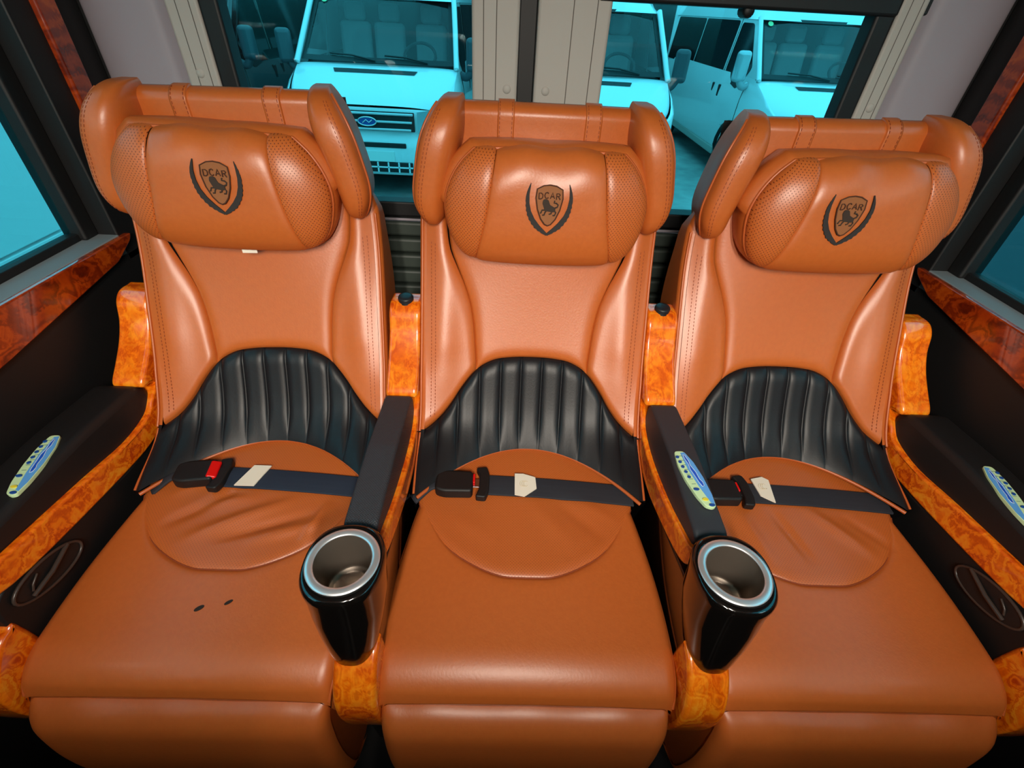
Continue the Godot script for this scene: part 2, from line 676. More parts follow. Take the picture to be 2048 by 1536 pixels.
# wing of the head rest: inner / outer edge and height
const WI := [Vector2(-.348, .196), Vector2(-.338, .186), Vector2(-.295, .176), Vector2(-.232, .160), Vector2(-.182, .147), Vector2(-.14, .142), Vector2(-.115, .142)]
const WO := [Vector2(-.348, .222), Vector2(-.326, .238), Vector2(-.29, .249), Vector2(-.235, .243), Vector2(-.177, .228), Vector2(-.138, .206), Vector2(-.115, .186)]
func wing_pt(sg: float, t: float, th: float) -> Vector3:
	var y := lerpf(-.352, -.127, t)
	var a := tab(WI, y)
	var b := tab(WO, y)
	var e := pow(maxf(0.0, 1.0 - pow(absf(2 * t - 1), 5.5 if t < .5 else 3.6)), 0.5)
	var mid := (a + b) / 2 + 0.004
	var hw := (b - a) / 2 * (0.6 + 0.4 * e)
	var sn := sin(th)
	var cs := cos(th)
	var x := mid - hw * signf(cs) * pow(absf(cs), 0.72) * (1.0 - (0.45 * pow(1.0 - sn, 1.5) if cs < 0.0 else 0.0))
	var z := -1.0 + 0.116 * (0.3 + 0.7 * e) * pow(maxf(sn, 0.0), 0.55)
	return V(sg * x, y, z)

# cushion
const CW := [Vector2(-.80, .20), Vector2(-.66, .208), Vector2(-.60, .222), Vector2(-.53, .234), Vector2(-.45, .244), Vector2(-.36, .248), Vector2(-.30, .246), Vector2(-.262, .241)]
const CIRC := [Vector2(0, -.449), Vector2(.05, -.452), Vector2(.118, -.481), Vector2(.155, -.508), Vector2(.185, -.542), Vector2(.208, -.575), Vector2(.222, -.605)]
func cush_y(x: float, z: float, W: Array) -> float:
	var y := -.803 - .088 * (z + .75)
	var k := x / 0.245
	y += 0.010 * (1.0 - k * k)
	# front roll
	if z > -.335:
		var f := clampf((z + .335) / .07, 0, 1)
		y -= 0.045 * (1.0 - sqrt(maxf(0.0, 1.0 - f * f)))
	return y + wrinkle(W, x, z)

func cush(x: float, z: float, W: Array, d := 0.0) -> Vector3:
	return V(x, cush_y(x, z, W) + d, z)

# pillow in front of the head rest
const PWD := [Vector2(0, .128), Vector2(.06, .150), Vector2(.16, .166), Vector2(.34, .178), Vector2(.55, .181), Vector2(.74, .170), Vector2(.9, .150), Vector2(1.0, .130)]
const PSM := [Vector2(0, .128), Vector2(.5, .106), Vector2(1.0, .092)]
func pil(s: float, t: float, P: Dictionary) -> Vector3:  # front face, s -1..1, t 0..1
	var w := tab(PWD, t) * 1.02
	var y := lerpf(-.390, -.198, t) + 0.008 * (1.0 - s * s) * (t - 0.5)
	var ex := pow(maxf(0.0, 1.0 - pow(absf(s), 4.2)), 0.5)
	var ey := pow(maxf(0.0, 1.0 - pow(absf(2 * t - 1), 3.4)), 0.5)
	var z := -.886 + 0.046 * ex * ey - 0.012 * (t - 0.5)
	var x := s * w
	var q := Vector2(x, y + .29).rotated(P.rot)
	return V(q.x + P.dx, q.y - .29 + P.dy, z)

func pil_n(s: float, t: float, P: Dictionary) -> Vector3:
	var e := 0.02
	return (pil(minf(s + e, 1), t, P) - pil(maxf(s - e, -1), t, P)).cross(pil(s, minf(t + e, 1), P) - pil(s, maxf(t - e, 0), P)).normalized()

func on_pil(x: float, y: float, P: Dictionary, d: float) -> Vector3:  # emblem coordinates about the pillow's middle
	var t := clampf((y + .098) / .198, 0.02, 0.98)
	var s := clampf(x / tab(PWD, t), -0.98, 0.98)
	return pil(s, t, P) + pil_n(s, t, P) * d

func seat(sx: float, label: String, P: Dictionary, W: Array) -> void:
	sx += SX
	var off := Vector3(sx, 0, 0)
	var T := thing("reclining_seat", Vector3(sx, 0, -.55), label, "seat", "leather seats of the rear row")
	var none := func(_u, _v): return 0.0
	var mb: MB
	# --- backrest panels
	mb = MB.new()
	var seams := [.095, .28, .47, .66, .83]
	var flute := func(u: float, v: float) -> float:
		var d := 9.0
		for q: float in seams:
			d = minf(d, absf(absf(u) - q) * 0.245)
		var fade: float = clampf(v / 0.10, 0.15, 1)
		return (-0.007 * (1.0 - edge(d, 0.017)) - 0.0015 * exp(-d * d / (0.0015 * 0.0015))) * fade
	patch(mb, func(s, t): return Vector2(lerpf(-.95, .95, s), lum_top(lerpf(-.95, .95, s)) * t), 264, 40, sx, 0.016, 0.03, flute, [false, false, false, true], true)
	for sg: float in [-1.0, 1.0]:
		mb.grid(wrap_rows(sg, 0.0, lum_top(1.0), 8, sx), Vector3(sg, 0, 0))
	part("lumbar_panel", mb, M.black_leather, T, "black leather lumbar panel with vertical flutes")
	mb = MB.new()
	var seam_u := func(v: float) -> float: return tab(SEAM, v)
	var cv0 := func(u: float) -> float: return lum_top(u)
	patch(mb, func(s, t):
		var q: float = seam_u.call(lerpf(.275, .80, t))
		var u := lerpf(-q, q, s)
		return Vector2(u, lerpf(cv0.call(u), .80, t)), 40, 40, sx, 0.010, 0.022, none, [true, true, true, false])
	part("backrest_panel", mb, M.leather, T)
	for sg: float in [-1.0, 1.0]:
		mb = MB.new()
		patch(mb, func(s, t):
			var vv := lerpf(0.0, .80, t)
			# bottom edge follows the lumbar outline
			var u0: float = seam_u.call(clampf(lerpf(.275, .80, t), 0, 1))
			var u: float = lerpf(u0, .95, s)
			var v0 := lum_top(u)
			vv = lerpf(v0, .80, t)
			return Vector2(sg * u, vv), 26, 50, sx, 0.014, 0.024, bulge, [true, false, true, false])
		mb.grid(wrap_rows(sg, lum_top(1.0), .74, 26, sx), Vector3(sg, 0, 0))
		part("side_bolster", mb, M.leather, T)
	# top panel with roll over the top edge and back shell
	mb = MB.new()
	var rows := []
	for i in 26:
		var row := PackedVector3Array()
		for j in 31:
			var u := lerpf(-.72, .72, j / 30.0)
			if i <= 12:
				row.append(bs(u, lerpf(.74, .955, i / 12.0)) + off)
			else:
				var p := bs(u, .955) + off
				var g := minf((i - 12) / 8.0, 1.0) * PI * 0.5
				var back := maxf(0.0, (i - 20) / 5.0) * 0.10
				row.append(p + Vector3(0, 0.020 * sin(g), -0.030 * (1 - cos(g)) - back) + Vector3(0, -back * .9, 0))
		rows.append(row)
	mb.grid(rows, Vector3(0, 0.5, 1))
	part("top_panel", mb, M.leather, T)
	mb = MB.new()
	rows = []
	for i in 21:
		var vv := lerpf(0.0, .955, i / 20.0)
		var a := bs(-.80, vv) + off
		var b := bs(.80, vv) + off
		var zz := minf(a.z - 0.10, -0.86 - 0.2 * vv)
		rows.append(PackedVector3Array([Vector3(a.x, a.y, zz), Vector3(b.x, b.y, zz)]))
	mb.grid(rows, Vector3(0, 0, -1))
	part("back_shell", mb, M.black_plastic, T)
	# straps over the top
	for q in [[-.091, -.060], [.068, .099]]:
		mb = MB.new()
		rows = []
		var st := MB.new()
		var l0 := PackedVector3Array()
		var l1 := PackedVector3Array()
		for i in 22:
			var row := PackedVector3Array()
			for j in 7:
				var k := [0.0, 0.02, .12, .5, .88, .98, 1.0][j] as float
				var x := lerpf(q[0], q[1], k)
				var up := 0.0035 if j > 0 and j < 6 else -0.002
				var u := x / 0.233
				var p: Vector3
				if i <= 12:
					p = bs(u, lerpf(.76, .955, i / 12.0)) + bn(u, lerpf(.76, .955, i / 12.0)) * up
				else:
					var g := minf((i - 12) / 8.0, 1.0) * PI * 0.5
					p = bs(u, .955) + Vector3(0, (0.020 + up) * sin(g), -0.030 * (1 - cos(g)) + up * cos(g))
				row.append(p + off)
			rows.append(row)
			if i <= 18:
				l0.append(row[2].lerp(row[3], .05) + Vector3(0, 0.0003, 0.0005))
				l1.append(row[4].lerp(row[3], .05) + Vector3(0, 0.0003, 0.0005))
		mb.grid(rows, Vector3(0, 0.5, 1))
		var sp_ := part("strap", mb, M.leather, T)
		stitches(st, l0, func(_p): return Vector3(0, .2, 1).normalized())
		stitches(st, l1, func(_p): return Vector3(0, .2, 1).normalized())
		part("stitching", st, M.thread, sp_, "", "stuff")
	# wings
	for sg: float in [-1.0, 1.0]:
		mb = MB.new()
		rows = []
		for i in 41:
			var t := 0.5 - 0.5 * cos(PI * i / 40.0)
			var row := PackedVector3Array()
			for j in 33:
				row.append(wing_pt(sg, t, PI * j / 32.0) + off)
			rows.append(row)
		mb.grid(rows, Vector3(0, 0, 1))
		for e in [0, 40]:
			var cap := []
			for j in 33:
				var c: Vector3 = rows[e][0].lerp(rows[e][32], 0.5)
				cap.append(PackedVector3Array([c, rows[e][j]]))
			mb.grid(cap, Vector3(0, -1 if e == 0 else 1, 0))
		var wg := part("head_wing", mb, M.leather, T)
		var st := MB.new()
		for dth: float in [-0.07, 0.07]:
			var l := PackedVector3Array()
			for i in 30:
				l.append(wing_pt(sg, lerpf(.10, .93, i / 29.0), PI * 0.5 + 0.25 + dth) + off)
			stitches(st, l, func(p): return Vector3(sg * .3, .1, 1).normalized())
		part("stitching", st, M.thread, wg, "", "stuff")
		var pp := MB.new()
		var l2 := PackedVector3Array()
		for i in 30:
			l2.append(wing_pt(sg, lerpf(.04, .96, i / 29.0), PI * 0.80) + off)
		pp.tube(l2, 0.0028, 6)
		part("piping", pp, M.piping, wg)
	# stitching and piping on the backrest sides
	mb = MB.new()
	for sg: float in [-1.0, 1.0]:
		for du: float in [-.018, .018]:
			var l := PackedVector3Array()
			for i in 40:
				var vv := lerpf(.19, .60, i / 39.0)
				var uu: float = sg * (.885 + du)
				l.append(bs(uu, vv) + bn(uu, vv) * (0.0144 + bulge(uu, vv)) + off)
			stitches(mb, l, func(p): return Vector3(sg * .2, .3, 1).normalized())
	part("stitching", mb, M.thread, T, "", "stuff")
	for sg: float in [-1.0, 1.0]:
		mb = MB.new()
		var l := PackedVector3Array()
		for i in 40:
			var vv := lerpf(.16, .66, i / 39.0)
			l.append(bs(sg * .965, vv) + bn(sg * .95, vv) * 0.013 + Vector3(sg * .006, 0, 0) + off)
		mb.tube(l, 0.0028, 6)
		part("piping", mb, M.piping, T)
		mb = MB.new()
		l = PackedVector3Array()
		for i in 16:
			var vv := lerpf(0.012, .16, i / 15.0)
			l.append(bs(sg * .985, vv) + bn(sg * .95, vv) * 0.010 + off)
		mb.tube(l, 0.0026, 6)
		part("piping", mb, M.piping, T)
	mb = MB.new()
	var arc := PackedVector3Array()
	for i in 61:
		arc.append(bs(lerpf(-.95, .95, i / 60.0), 0.0) + Vector3(sx, 0.003, 0.005))
	mb.tube(arc, 0.0040, 7)
	part("piping", mb, M.piping, T)
	# --- pillow
	var PI_ := pillow(T, P, off)
	emblem(PI_, P, off)
	if P.get("yaw"):
		var pv := V(sx, 0, -.9) - T.position
		var rt := Transform3D(Basis(Vector3.UP, P.yaw), Vector3.ZERO)
		var pr := V(sx, -.64, -.9) - T.position
		var rl := Transform3D(Basis(), pr) * Transform3D(Basis(Vector3.BACK, P.get("lean", 0.0)), Vector3.ZERO) * Transform3D(Basis(), -pr)
		for ch in T.get_children():
			ch.transform = Transform3D(Basis(), pv + Vector3(P.get("sh", 0.0), 0, 0)) * rt * Transform3D(Basis(), -pv) * rl
	# --- cushion
	off.x -= SX - P.get("csh", 0.0)
	mb = MB.new()
	rows = []
	var uvs := []
	for i in 61:
		var t := i / 60.0
		var row := PackedVector3Array()
		var uvr := PackedVector2Array()
		for j in 81:
			var x := lerpf(-.222, .222, j / 80.0)
			var zf := tab(CIRC, absf(x))
			var z := lerpf(-.80, zf, 1.0 - pow(1.0 - t, 1.6))
			var e := edge((zf - z) * 1.0, 0.022) * edge((.224 - absf(x)) * 1.0, 0.015)
			row.append(cush(x, z, W, 0.006 * e - 0.001) + off)
			uvr.append(Vector2(x, z))
		rows.append(row)
		uvs.append(uvr)
	mb.grid(rows, Vector3.UP, false, uvs)
	var ins := part("seat_insert", mb, M.perf_fine, T)
	mb = MB.new()
	var sl := PackedVector3Array()
	for k in 81:
		var xx := lerpf(-.221, .221, k / 80.0)
		sl.append(cush(xx, tab(CIRC, absf(xx)), W, .0004) + off)
	mb.tube(sl, .0013, 5)
	part("seam", mb, M.thread, ins)
	mb = MB.new()
	rows = []
	for i in 51:
		var t := i / 50.0
		var row := PackedVector3Array()
		var zedge := lerpf(-.80, -.265, t)
		for j in 97:
			var s := lerpf(-1, 1, 0.5 - 0.5 * cos(PI * j / 96.0))
			var x0 := s * .242
			var zr := tab(CIRC, absf(x0)) if absf(x0) < .222 else lerpf(-.605, -.80, (absf(x0) - .222) / .020)
			var z := lerpf(zr, -.265, 1.0 - pow(1.0 - t, 1.0))
			var x := s * tab(CW, z)
			var e := edge((z - zr) * 1.0, 0.02)
			var dn := edge((1.0 - absf(s)) * .242, 0.020)
			row.append(cush(x, z, W, 0.006 * e - 0.001 - 0.018 * (1.0 - dn)) + off)
		rows.append(row)
	mb.grid(rows, Vector3(0, 1, .2))
	# sides and front of the cushion, down to its base
	var rim := PackedVector3Array()
	for k in 31:
		var z := lerpf(-.80, -.265, k / 30.0)
		rim.append(cush(-tab(CW, z), z, W, -0.019) + off)
	for k in range(1, 31):
		var x := lerpf(-1, 1, k / 31.0) * tab(CW, -.265)
		rim.append(cush(x, -.265, W, 0.004 - 0.018 * (1.0 - edge((1.0 - absf(x) / tab(CW, -.265)) * .242, .02))) + off)
	for k in 31:
		var z := lerpf(-.265, -.80, k / 30.0)
		rim.append(cush(tab(CW, z), z, W, -0.019) + off)
	rows = [rim, PackedVector3Array(), PackedVector3Array()]
	for p in rim:
		rows[1].append(Vector3(p.x, minf(p.y - .02, H - .905), p.z - (0.004 if p.z > -.27 else 0.0)))
		rows[2].append(Vector3(p.x, H - 1.0, p.z - (0.03 if p.z > -.27 else 0.0)))
	mb.grid(rows)
	part("seat_cushion", mb, M.leather, T)
	for sg: float in [-1.0, 1.0]:
		mb = MB.new()
		var l := PackedVector3Array()
		for k in 40:
			var z := lerpf(-.62, -.268, k / 39.0)
			l.append(cush(sg * (tab(CW, z) - .001), z, W, -0.013) + off)
		mb.tube(l, 0.003, 6)
		part("piping", mb, M.piping, T)
	# --- leg rest
	mb = MB.new()
	rows = []
	var prof := smooth_poly([Vector2(-.30, -.893), Vector2(-.272, -.891), Vector2(-.248, -.901), Vector2(-.230, -.926), Vector2(-.223, -.965), Vector2(-.218, -1.03), Vector2(-.22, -1.11), Vector2(-.236, -1.2), Vector2(-.29, -1.24)], 4, false)
	for p in prof:
		var row := PackedVector3Array()
		for j in 41:
			var s := lerpf(-1, 1, 0.5 - 0.5 * cos(PI * j / 40.0))
			var e := edge((1.0 - absf(s)) * .232, 0.03)
			row.append(V(s * .238, lerpf(p.y - .004, p.y, e) + 0.002 * sin(j * .7), lerpf(p.x - .028, p.x, e)) + off)
		rows.append(row)
	mb.grid(rows, Vector3(0, .2, 1))
	for sg: float in [-1.0, 1.0]:
		var sd := []
		for p in prof:
			sd.append(PackedVector3Array([V(sg * .234, p.y - .004, p.x - .028) + off, V(sg * .234, p.y - .004, -.36) + off]))
		mb.grid(sd, Vector3(sg, 0, 0))
	part("leg_rest", mb, M.leather, T)
	for sg: float in [-1.0, 1.0]:
		mb = MB.new()
		var l := PackedVector3Array()
		for p in prof:
			l.append(V(sg * .228, p.y - .001, p.x - .018) + off)
		mb.tube(l, 0.003, 6)
		part("piping", mb, M.piping, T)
	mb = MB.new()
	mb.box(V(sx, -1.16, -.58), Vector3(.40, .32, .44), .01)
	part("seat_base", mb, M.black_plastic, T)
	if P.get("marks"):
		for q in [[0, -.5535 + .555, -.38, .0065], [0, -.509 + .555, -.391, .0055]]:
			mb = MB.new()
			var x: float = q[1]
			var z: float = q[2]
			mb.disc(cush(x, z, W, .0052) + off, Vector3(q[3], 0, -.002), Vector3(.002, 0, -q[3] * .8), .0012)
			part("burn_mark", mb, M.wreath, T, "small dark burn mark on the cushion")

func wrap_rows(sg: float, v0: float, v1: float, m: int, sx: float) -> Array:
	var rows := []
	for i in m + 1:
		var vv := lerpf(v0, v1, float(i) / m)
		var p := bs(sg * .95, vv)
		var nn := bn(sg * .95, vv)
		nn = Vector3(0, nn.y, nn.z).normalized()
		var r := 0.016 * (1.0 - .7 * smoothstep(.66, .74, vv))
		p += bn(sg * .95, vv) * 0.014
		var row := PackedVector3Array()
		for k in 7:
			var g := PI * 0.5 * k / 6.0
			row.append(p + Vector3(sg * r * sin(g) + sx, 0, 0) - nn * r * (1 - cos(g)))
		var q := row[6]
		var dp := 0.115 * (1.0 - 0.6 * smoothstep(.45, .66, vv) - .35 * smoothstep(.64, .74, vv))
		row.append(q - nn * dp * .5)
		row.append(q - nn * dp)
		rows.append(row)
	return rows

func pillow(T: Node3D, P: Dictionary, off: Vector3) -> Node3D:
	var seam := func(t: float) -> float: return tab(PSM, t) / tab(PWD, t)
	var build := func(s0: Callable, s1: Callable, ns: int, wr: float) -> MB:
		var mb := MB.new()
		var rows := []
		var uvs := []
		for i in 37:
			var t := sp(i, 36)
			var row := PackedVector3Array()
			var uvr := PackedVector2Array()
			var a: float = s0.call(t)
			var b: float = s1.call(t)
			for j in ns + 1:
				var f := sp(j, ns)
				var s := lerpf(a, b, f)
				var w := (b - a) * tab(PWD, t)
				var e := edge(f * w, 0.016) * edge((1 - f) * w, 0.016)
				var k := 0.005 * e
				k += wr * 0.0024 * sin(s * 9.0 + 2.0 * sin(t * 5.0)) * clampf((t - .55) * 3.0, 0, 1)
				var pp := pil(s, t, P) + pil_n(s, t, P) * k + off
				row.append(pp)
				uvr.append(Vector2(pp.x + absf(s) * .02 * s, pp.y))
			rows.append(row)
			uvs.append(uvr)
		mb.grid(rows, Vector3(0, 0, 1), false, uvs)
		return mb
	var root := part("headrest_pillow", build.call(func(t): return -seam.call(t), func(t): return seam.call(t), 40, 1.0), M.leather, T)
	part("side_panel", build.call(func(_t): return -1.0, func(t): return -seam.call(t), 24, 0.0), M.perf, root, "perforated side panel of the pillow")
	part("side_panel", build.call(func(t): return seam.call(t), func(_t): return 1.0, 24, 0.0), M.perf, root, "perforated side panel of the pillow")
	# outline of the front face, for the gusset and the piping
	var loop := PackedVector3Array()
	for k in 24: loop.append(pil(lerpf(-1, 1, k / 24.0), 1.0, P) + off)
	for k in 20: loop.append(pil(1.0, 1.0 - k / 20.0, P) + off)
	for k in 24: loop.append(pil(lerpf(1, -1, k / 24.0), 0.0, P) + off)
	for k in 20: loop.append(pil(-1.0, k / 20.0, P) + off)
	var c := V(P.dx + off.x, -.29 + P.dy, 0)
	var mb := MB.new()
	var rows := []
	for q in [[0.0, 0.0], [.016, .010], [.018, .030], [.010, .060], [-.01, .085]]:
		var row := PackedVector3Array()
		for k in loop.size() + 1:
			var p := loop[k % loop.size()]
			var d := Vector3(p.x - c.x, (p.y - c.y) * 1.5, 0).normalized()
			d *= (0.35 + 0.65 * absf(d.x)) if d.y >= 0.0 else 0.35
			row.append(p + d * q[0] - Vector3(0, 0, q[1]))
		rows.append(row)
	mb.grid(rows, Vector3.ZERO, true)
	part("gusset", mb, M.leather, root)
	mb = MB.new()
	mb.tube(loop, 0.0034, 6, true)
	part("piping", mb, M.piping, root)
	if P.get("tag"):
		mb = MB.new()
		mb.box(pil(.12, 0.0, P) + off + Vector3(0, -.008, .008), Vector3(.028, .007, .0012), .0)
		part("care_label", mb, M.tag, root, "small white care label")
	return root

func emblem(root: Node3D, P: Dictionary, off: Vector3) -> void:
	var ey: float = P.get("ey", -.008)
	var exx: float = P.get("ex", .004)
	var map := func(a: float, b: float, d: float) -> Vector3: return on_pil(a * .9 + exx, b * .9 + ey, P, d + .0018) + off
	var mb := MB.new()
	var half := [Vector2(0, .034), Vector2(.012, .0325), Vector2(.024, .027), Vector2(.0255, .012), Vector2(.0215, -.008), Vector2(.014, -.026), Vector2(.006, -.036), Vector2(0, -.0385)]
	var poly := PackedVector2Array()
	for p in half: poly.append(p)
	for k in range(half.size() - 2, 0, -1): poly.append(Vector2(-half[k].x, half[k].y))
	mb.prism(poly, 0.004, 0.0066, map, 0.0, true)
	part("emblem_shield", mb, M.shield, root, "brown shield patch on the pillow")
	mb = MB.new()
	var loop := PackedVector3Array()
	for p in poly: loop.append(map.call(p.x, p.y, 0.0066))
	mb.tube(loop, 0.0012, 5, true)
	part("emblem_border", mb, M.ink, root)
	# letters as strokes
	mb = MB.new()
	var letters := [
		[-.0165, [[Vector2(-.0036, -.005), Vector2(-.0036, .005), Vector2(.0004, .005), Vector2(.0034, .003), Vector2(.0038, 0), Vector2(.0034, -.003), Vector2(.0004, -.005), Vector2(-.0036, -.005)]]],
		[-.0055, [[Vector2(.0036, .0034), Vector2(.001, .0052), Vector2(-.0022, .0042), Vector2(-.0038, 0), Vector2(-.0022, -.0042), Vector2(.001, -.0052), Vector2(.0036, -.0034)]]],
		[.0055, [[Vector2(-.004, -.005), Vector2(0, .005), Vector2(.004, -.005)], [Vector2(-.0024, -.0016), Vector2(.0024, -.0016)]]],
		[.0165, [[Vector2(-.0034, -.005), Vector2(-.0034, .005), Vector2(.0012, .005), Vector2(.0034, .0028), Vector2(.0012, .0006), Vector2(-.0034, .0006)], [Vector2(0, .0006), Vector2(.0038, -.005)]]]]
	for L in letters:
		for st in L[1]:
			var pth := PackedVector3Array()
			for q in st:
				pth.append(map.call(L[0] + q.x, .0175 + q.y - absf(L[0]) * .12, .0068))
			mb.tube(pth, .00105, 5)
	part("emblem_lettering", mb, M.ink, root, "lettering DCAR on the shield")
	# lion
	mb = MB.new()
	var body := smooth_poly([Vector2(-.0125, .003), Vector2(-.011, .009), Vector2(-.006, .0105), Vector2(-.001, .008), Vector2(.001, .002), Vector2(.006, -.002), Vector2(.012, -.0045), Vector2(.0125, -.010), Vector2(.008, -.0125), Vector2(.001, -.011), Vector2(-.006, -.0105), Vector2(-.009, -.006), Vector2(-.011, -.001)], 3)
	mb.prism(body, .0062, .0076, map, 0.0, true)
	for st in [[Vector2(.011, -.005), Vector2(.016, -.003), Vector2(.0175, .001), Vector2(.014, .004), Vector2(.0095, .0045), Vector2(.0105, .0085)],
		[Vector2(-.006, -.009), Vector2(-.0125, -.0095), Vector2(-.014, -.014), Vector2(-.0155, -.0155)],
		[Vector2(-.004, -.010), Vector2(-.0065, -.0135), Vector2(-.008, -.0185), Vector2(-.0115, -.0185)],
		[Vector2(.006, -.011), Vector2(.005, -.0155), Vector2(.001, -.0165)],
		[Vector2(.011, -.009), Vector2(.014, -.0135), Vector2(.012, -.0185), Vector2(.0085, -.0185)]]:
		var pth := PackedVector3Array()
		for q in st: pth.append(map.call(q.x, q.y, .0066))
		mb.tube(pth, .0013, 5)
	part("emblem_lion", mb, M.ink_dark, root, "dark lion on the shield")
	for sg: float in [-1.0, 1.0]:
		mb = MB.new()
		var ctr := [Vector2(.036, .036), Vector2(.0405, .018), Vector2(.040, -.002), Vector2(.034, -.022), Vector2(.021, -.040), Vector2(.006, -.052), Vector2(-.003, -.0575)]
		var wd := [0.0004, .0026, .0036, .0046, .0050, .0030, .0005]
		var left := PackedVector2Array()
		var right := PackedVector2Array()
		var cl := smooth_poly(ctr, 5, false)
		for k in cl.size():
			var a := cl[maxi(k - 1, 0)]
			var b := cl[mini(k + 1, cl.size() - 1)]
			var d := (b - a).normalized()
			var f := float(k) / (cl.size() - 1) * 6.0
			var i := mini(int(f), 5)
			var w: float = lerpf(wd[i], wd[i + 1], f - i)
			var jag := w * (1.0 + (0.22 if k % 2 == 0 else -0.1))
			left.append((cl[k] + Vector2(-d.y, d.x) * jag) * Vector2(sg, 1))
			right.append((cl[k] - Vector2(-d.y, d.x) * w) * Vector2(sg, 1))
		right.reverse()
		left.append_array(right)
		mb.prism(left, .0042, .0062, map, 0.0, true)
		part("emblem_wreath", mb, M.wreath, root, "black curved laurel branch beside the shield")

# ------------------------------------------------------------------ belts
func belt(sx: float, label: String, xb: float, xt: float, xe: float, red: bool, web: Material, W: Array, tagp: Array, show_buckle: bool) -> void:
	sx += SX
	var off := Vector3(sx, 0, 0)
	var at := cush(xt, -.64, W, 0) + off
	var T := thing("seat_belt", at, label, "seat belt", "lap belts lying across the seats")
	var zc := func(x: float) -> float: return -.642 + .012 * (x + .1) / .3
	var mb := MB.new()
	var rows := []
	for i in 41:
		var x := lerpf(xt, xe, i / 40.0)
		var row := PackedVector3Array()
		for j in 12:
			var k := [-1.0, -.98, -.93, -.5, -.45, -.15, .15, .45, .5, .93, .98, 1.0][j] as float
			var d := .0105 + (0.0016 if absf(k) < .97 else 0.0) + (0.0007 if absf(absf(k) - .3) < .16 else 0.0)
			row.append(cush(x, zc.call(x) + k * .024, W, d) + off)
		rows.append(row)
	mb.grid(rows, Vector3.UP)
	rows = []
	for i in 41:
		var x := lerpf(xt, xe, i / 40.0)
		rows.append(PackedVector3Array([cush(x, zc.call(x) - .024, W, .0085) + off, cush(x, zc.call(x) + .024, W, .0085) + off]))
	mb.grid(rows, Vector3.DOWN)
	part("webbing", mb, web, T)
	var lift := func(x: float, z: float, d: float) -> Vector3: return cush(x, z, W, d) + off
	# tongue: a black loop the webbing runs through
	mb = MB.new()
	var y: float = cush_y(xt, -.64, W) + H + .014
	var zt: float = zc.call(xt)
	var poly := rounded([Vector2(-.014, -.036), Vector2(.010, -.040), Vector2(.016, -.020), Vector2(.016, .022), Vector2(.010, .042), Vector2(-.012, .040), Vector2(-.005, .020), Vector2(-.005, -.018)], .006)
	mb.prism(poly, y - .008, y + .009, func(a, b, d): return Vector3(sx + xt + a - .006, d, zt + b), .003)
	part("tongue", mb, M.black_plastic, T, "black plastic tongue of the belt")
	mb = MB.new()
	mb.box(Vector3(sx + xt - .024, y, zt), Vector3(.034, .003, .022), .001)
	part("latch_plate", mb, M.steel, T, "steel latch plate")
	if show_buckle:
		mb = MB.new()
		var bx := xb
		poly = rounded([Vector2(-.040, -.022), Vector2(-.020, -.029), Vector2(.034, -.027), Vector2(.038, -.022), Vector2(.038, .022), Vector2(.034, .027), Vector2(-.022, .027), Vector2(-.040, .020)], .008)
		var ang := .16 if red else 0.02
		mb.xf = Transform3D(Basis(Vector3.UP, ang), Vector3(sx + bx, y + .002, zt + (.002 if red else .006)))
		mb.prism(poly, -.013, .013, func(a, b, d): return Vector3(a, d, b), .005)
		part("buckle", mb, M.black_plastic, T, "black plastic buckle")
		mb = MB.new()
		mb.xf = Transform3D(Basis(Vector3.UP, ang), Vector3(sx + bx, y + .002, zt + (.002 if red else .006)))
		if red:
			mb.box(Vector3(.033, .004, 0), Vector3(.020, .020, .044), .004, Basis(Vector3.FORWARD, .35))
		else:
			mb.box(Vector3(.040, .003, -.010), Vector3(.005, .014, .024), .002)
		part("release_button", mb, M.red, T, "red release button")
		mb = MB.new()
		mb.tube(smooth_path([Vector3(sx + bx - .036, y, zt + .004), Vector3(sx + bx - .055, y - .002, zt + .010), Vector3(sx + bx - .085, y - .022, zt + .03)]), .014, 8, false, 0.35, Vector3.UP)
		part("buckle_strap", mb, M.web, T)
	# paper label
	mb = MB.new()
	rows = []
	for k in 2:
		rows.append([])
	var pts: Array = tagp
	var pl := PackedVector2Array()
	for q in pts: pl.append(q)
	mb.prism(pl, .0118, .0142, func(a, b, d): return lift.call(a, b, d + .0008), 0.0, false)
	var lb := part("paper_label", mb, M.tag, T, "cream paper label round the webbing")
	var c := Vector2.ZERO
	for q in pts: c += q / pts.size()
	if not red:
		mb = MB.new()
		for k in 3:
			var arc := PackedVector3Array()
			for g in 9:
				var a := lerpf(.6, 5.6, g / 8.0)
				arc.append(lift.call(c.x - .006 + k * .004 + cos(a) * .0045, c.y + sin(a) * .007, .0152))
			mb.tube(arc, .0005, 4)
		part("stamp", mb, M.tag_ink, lb, "faint round stamp")

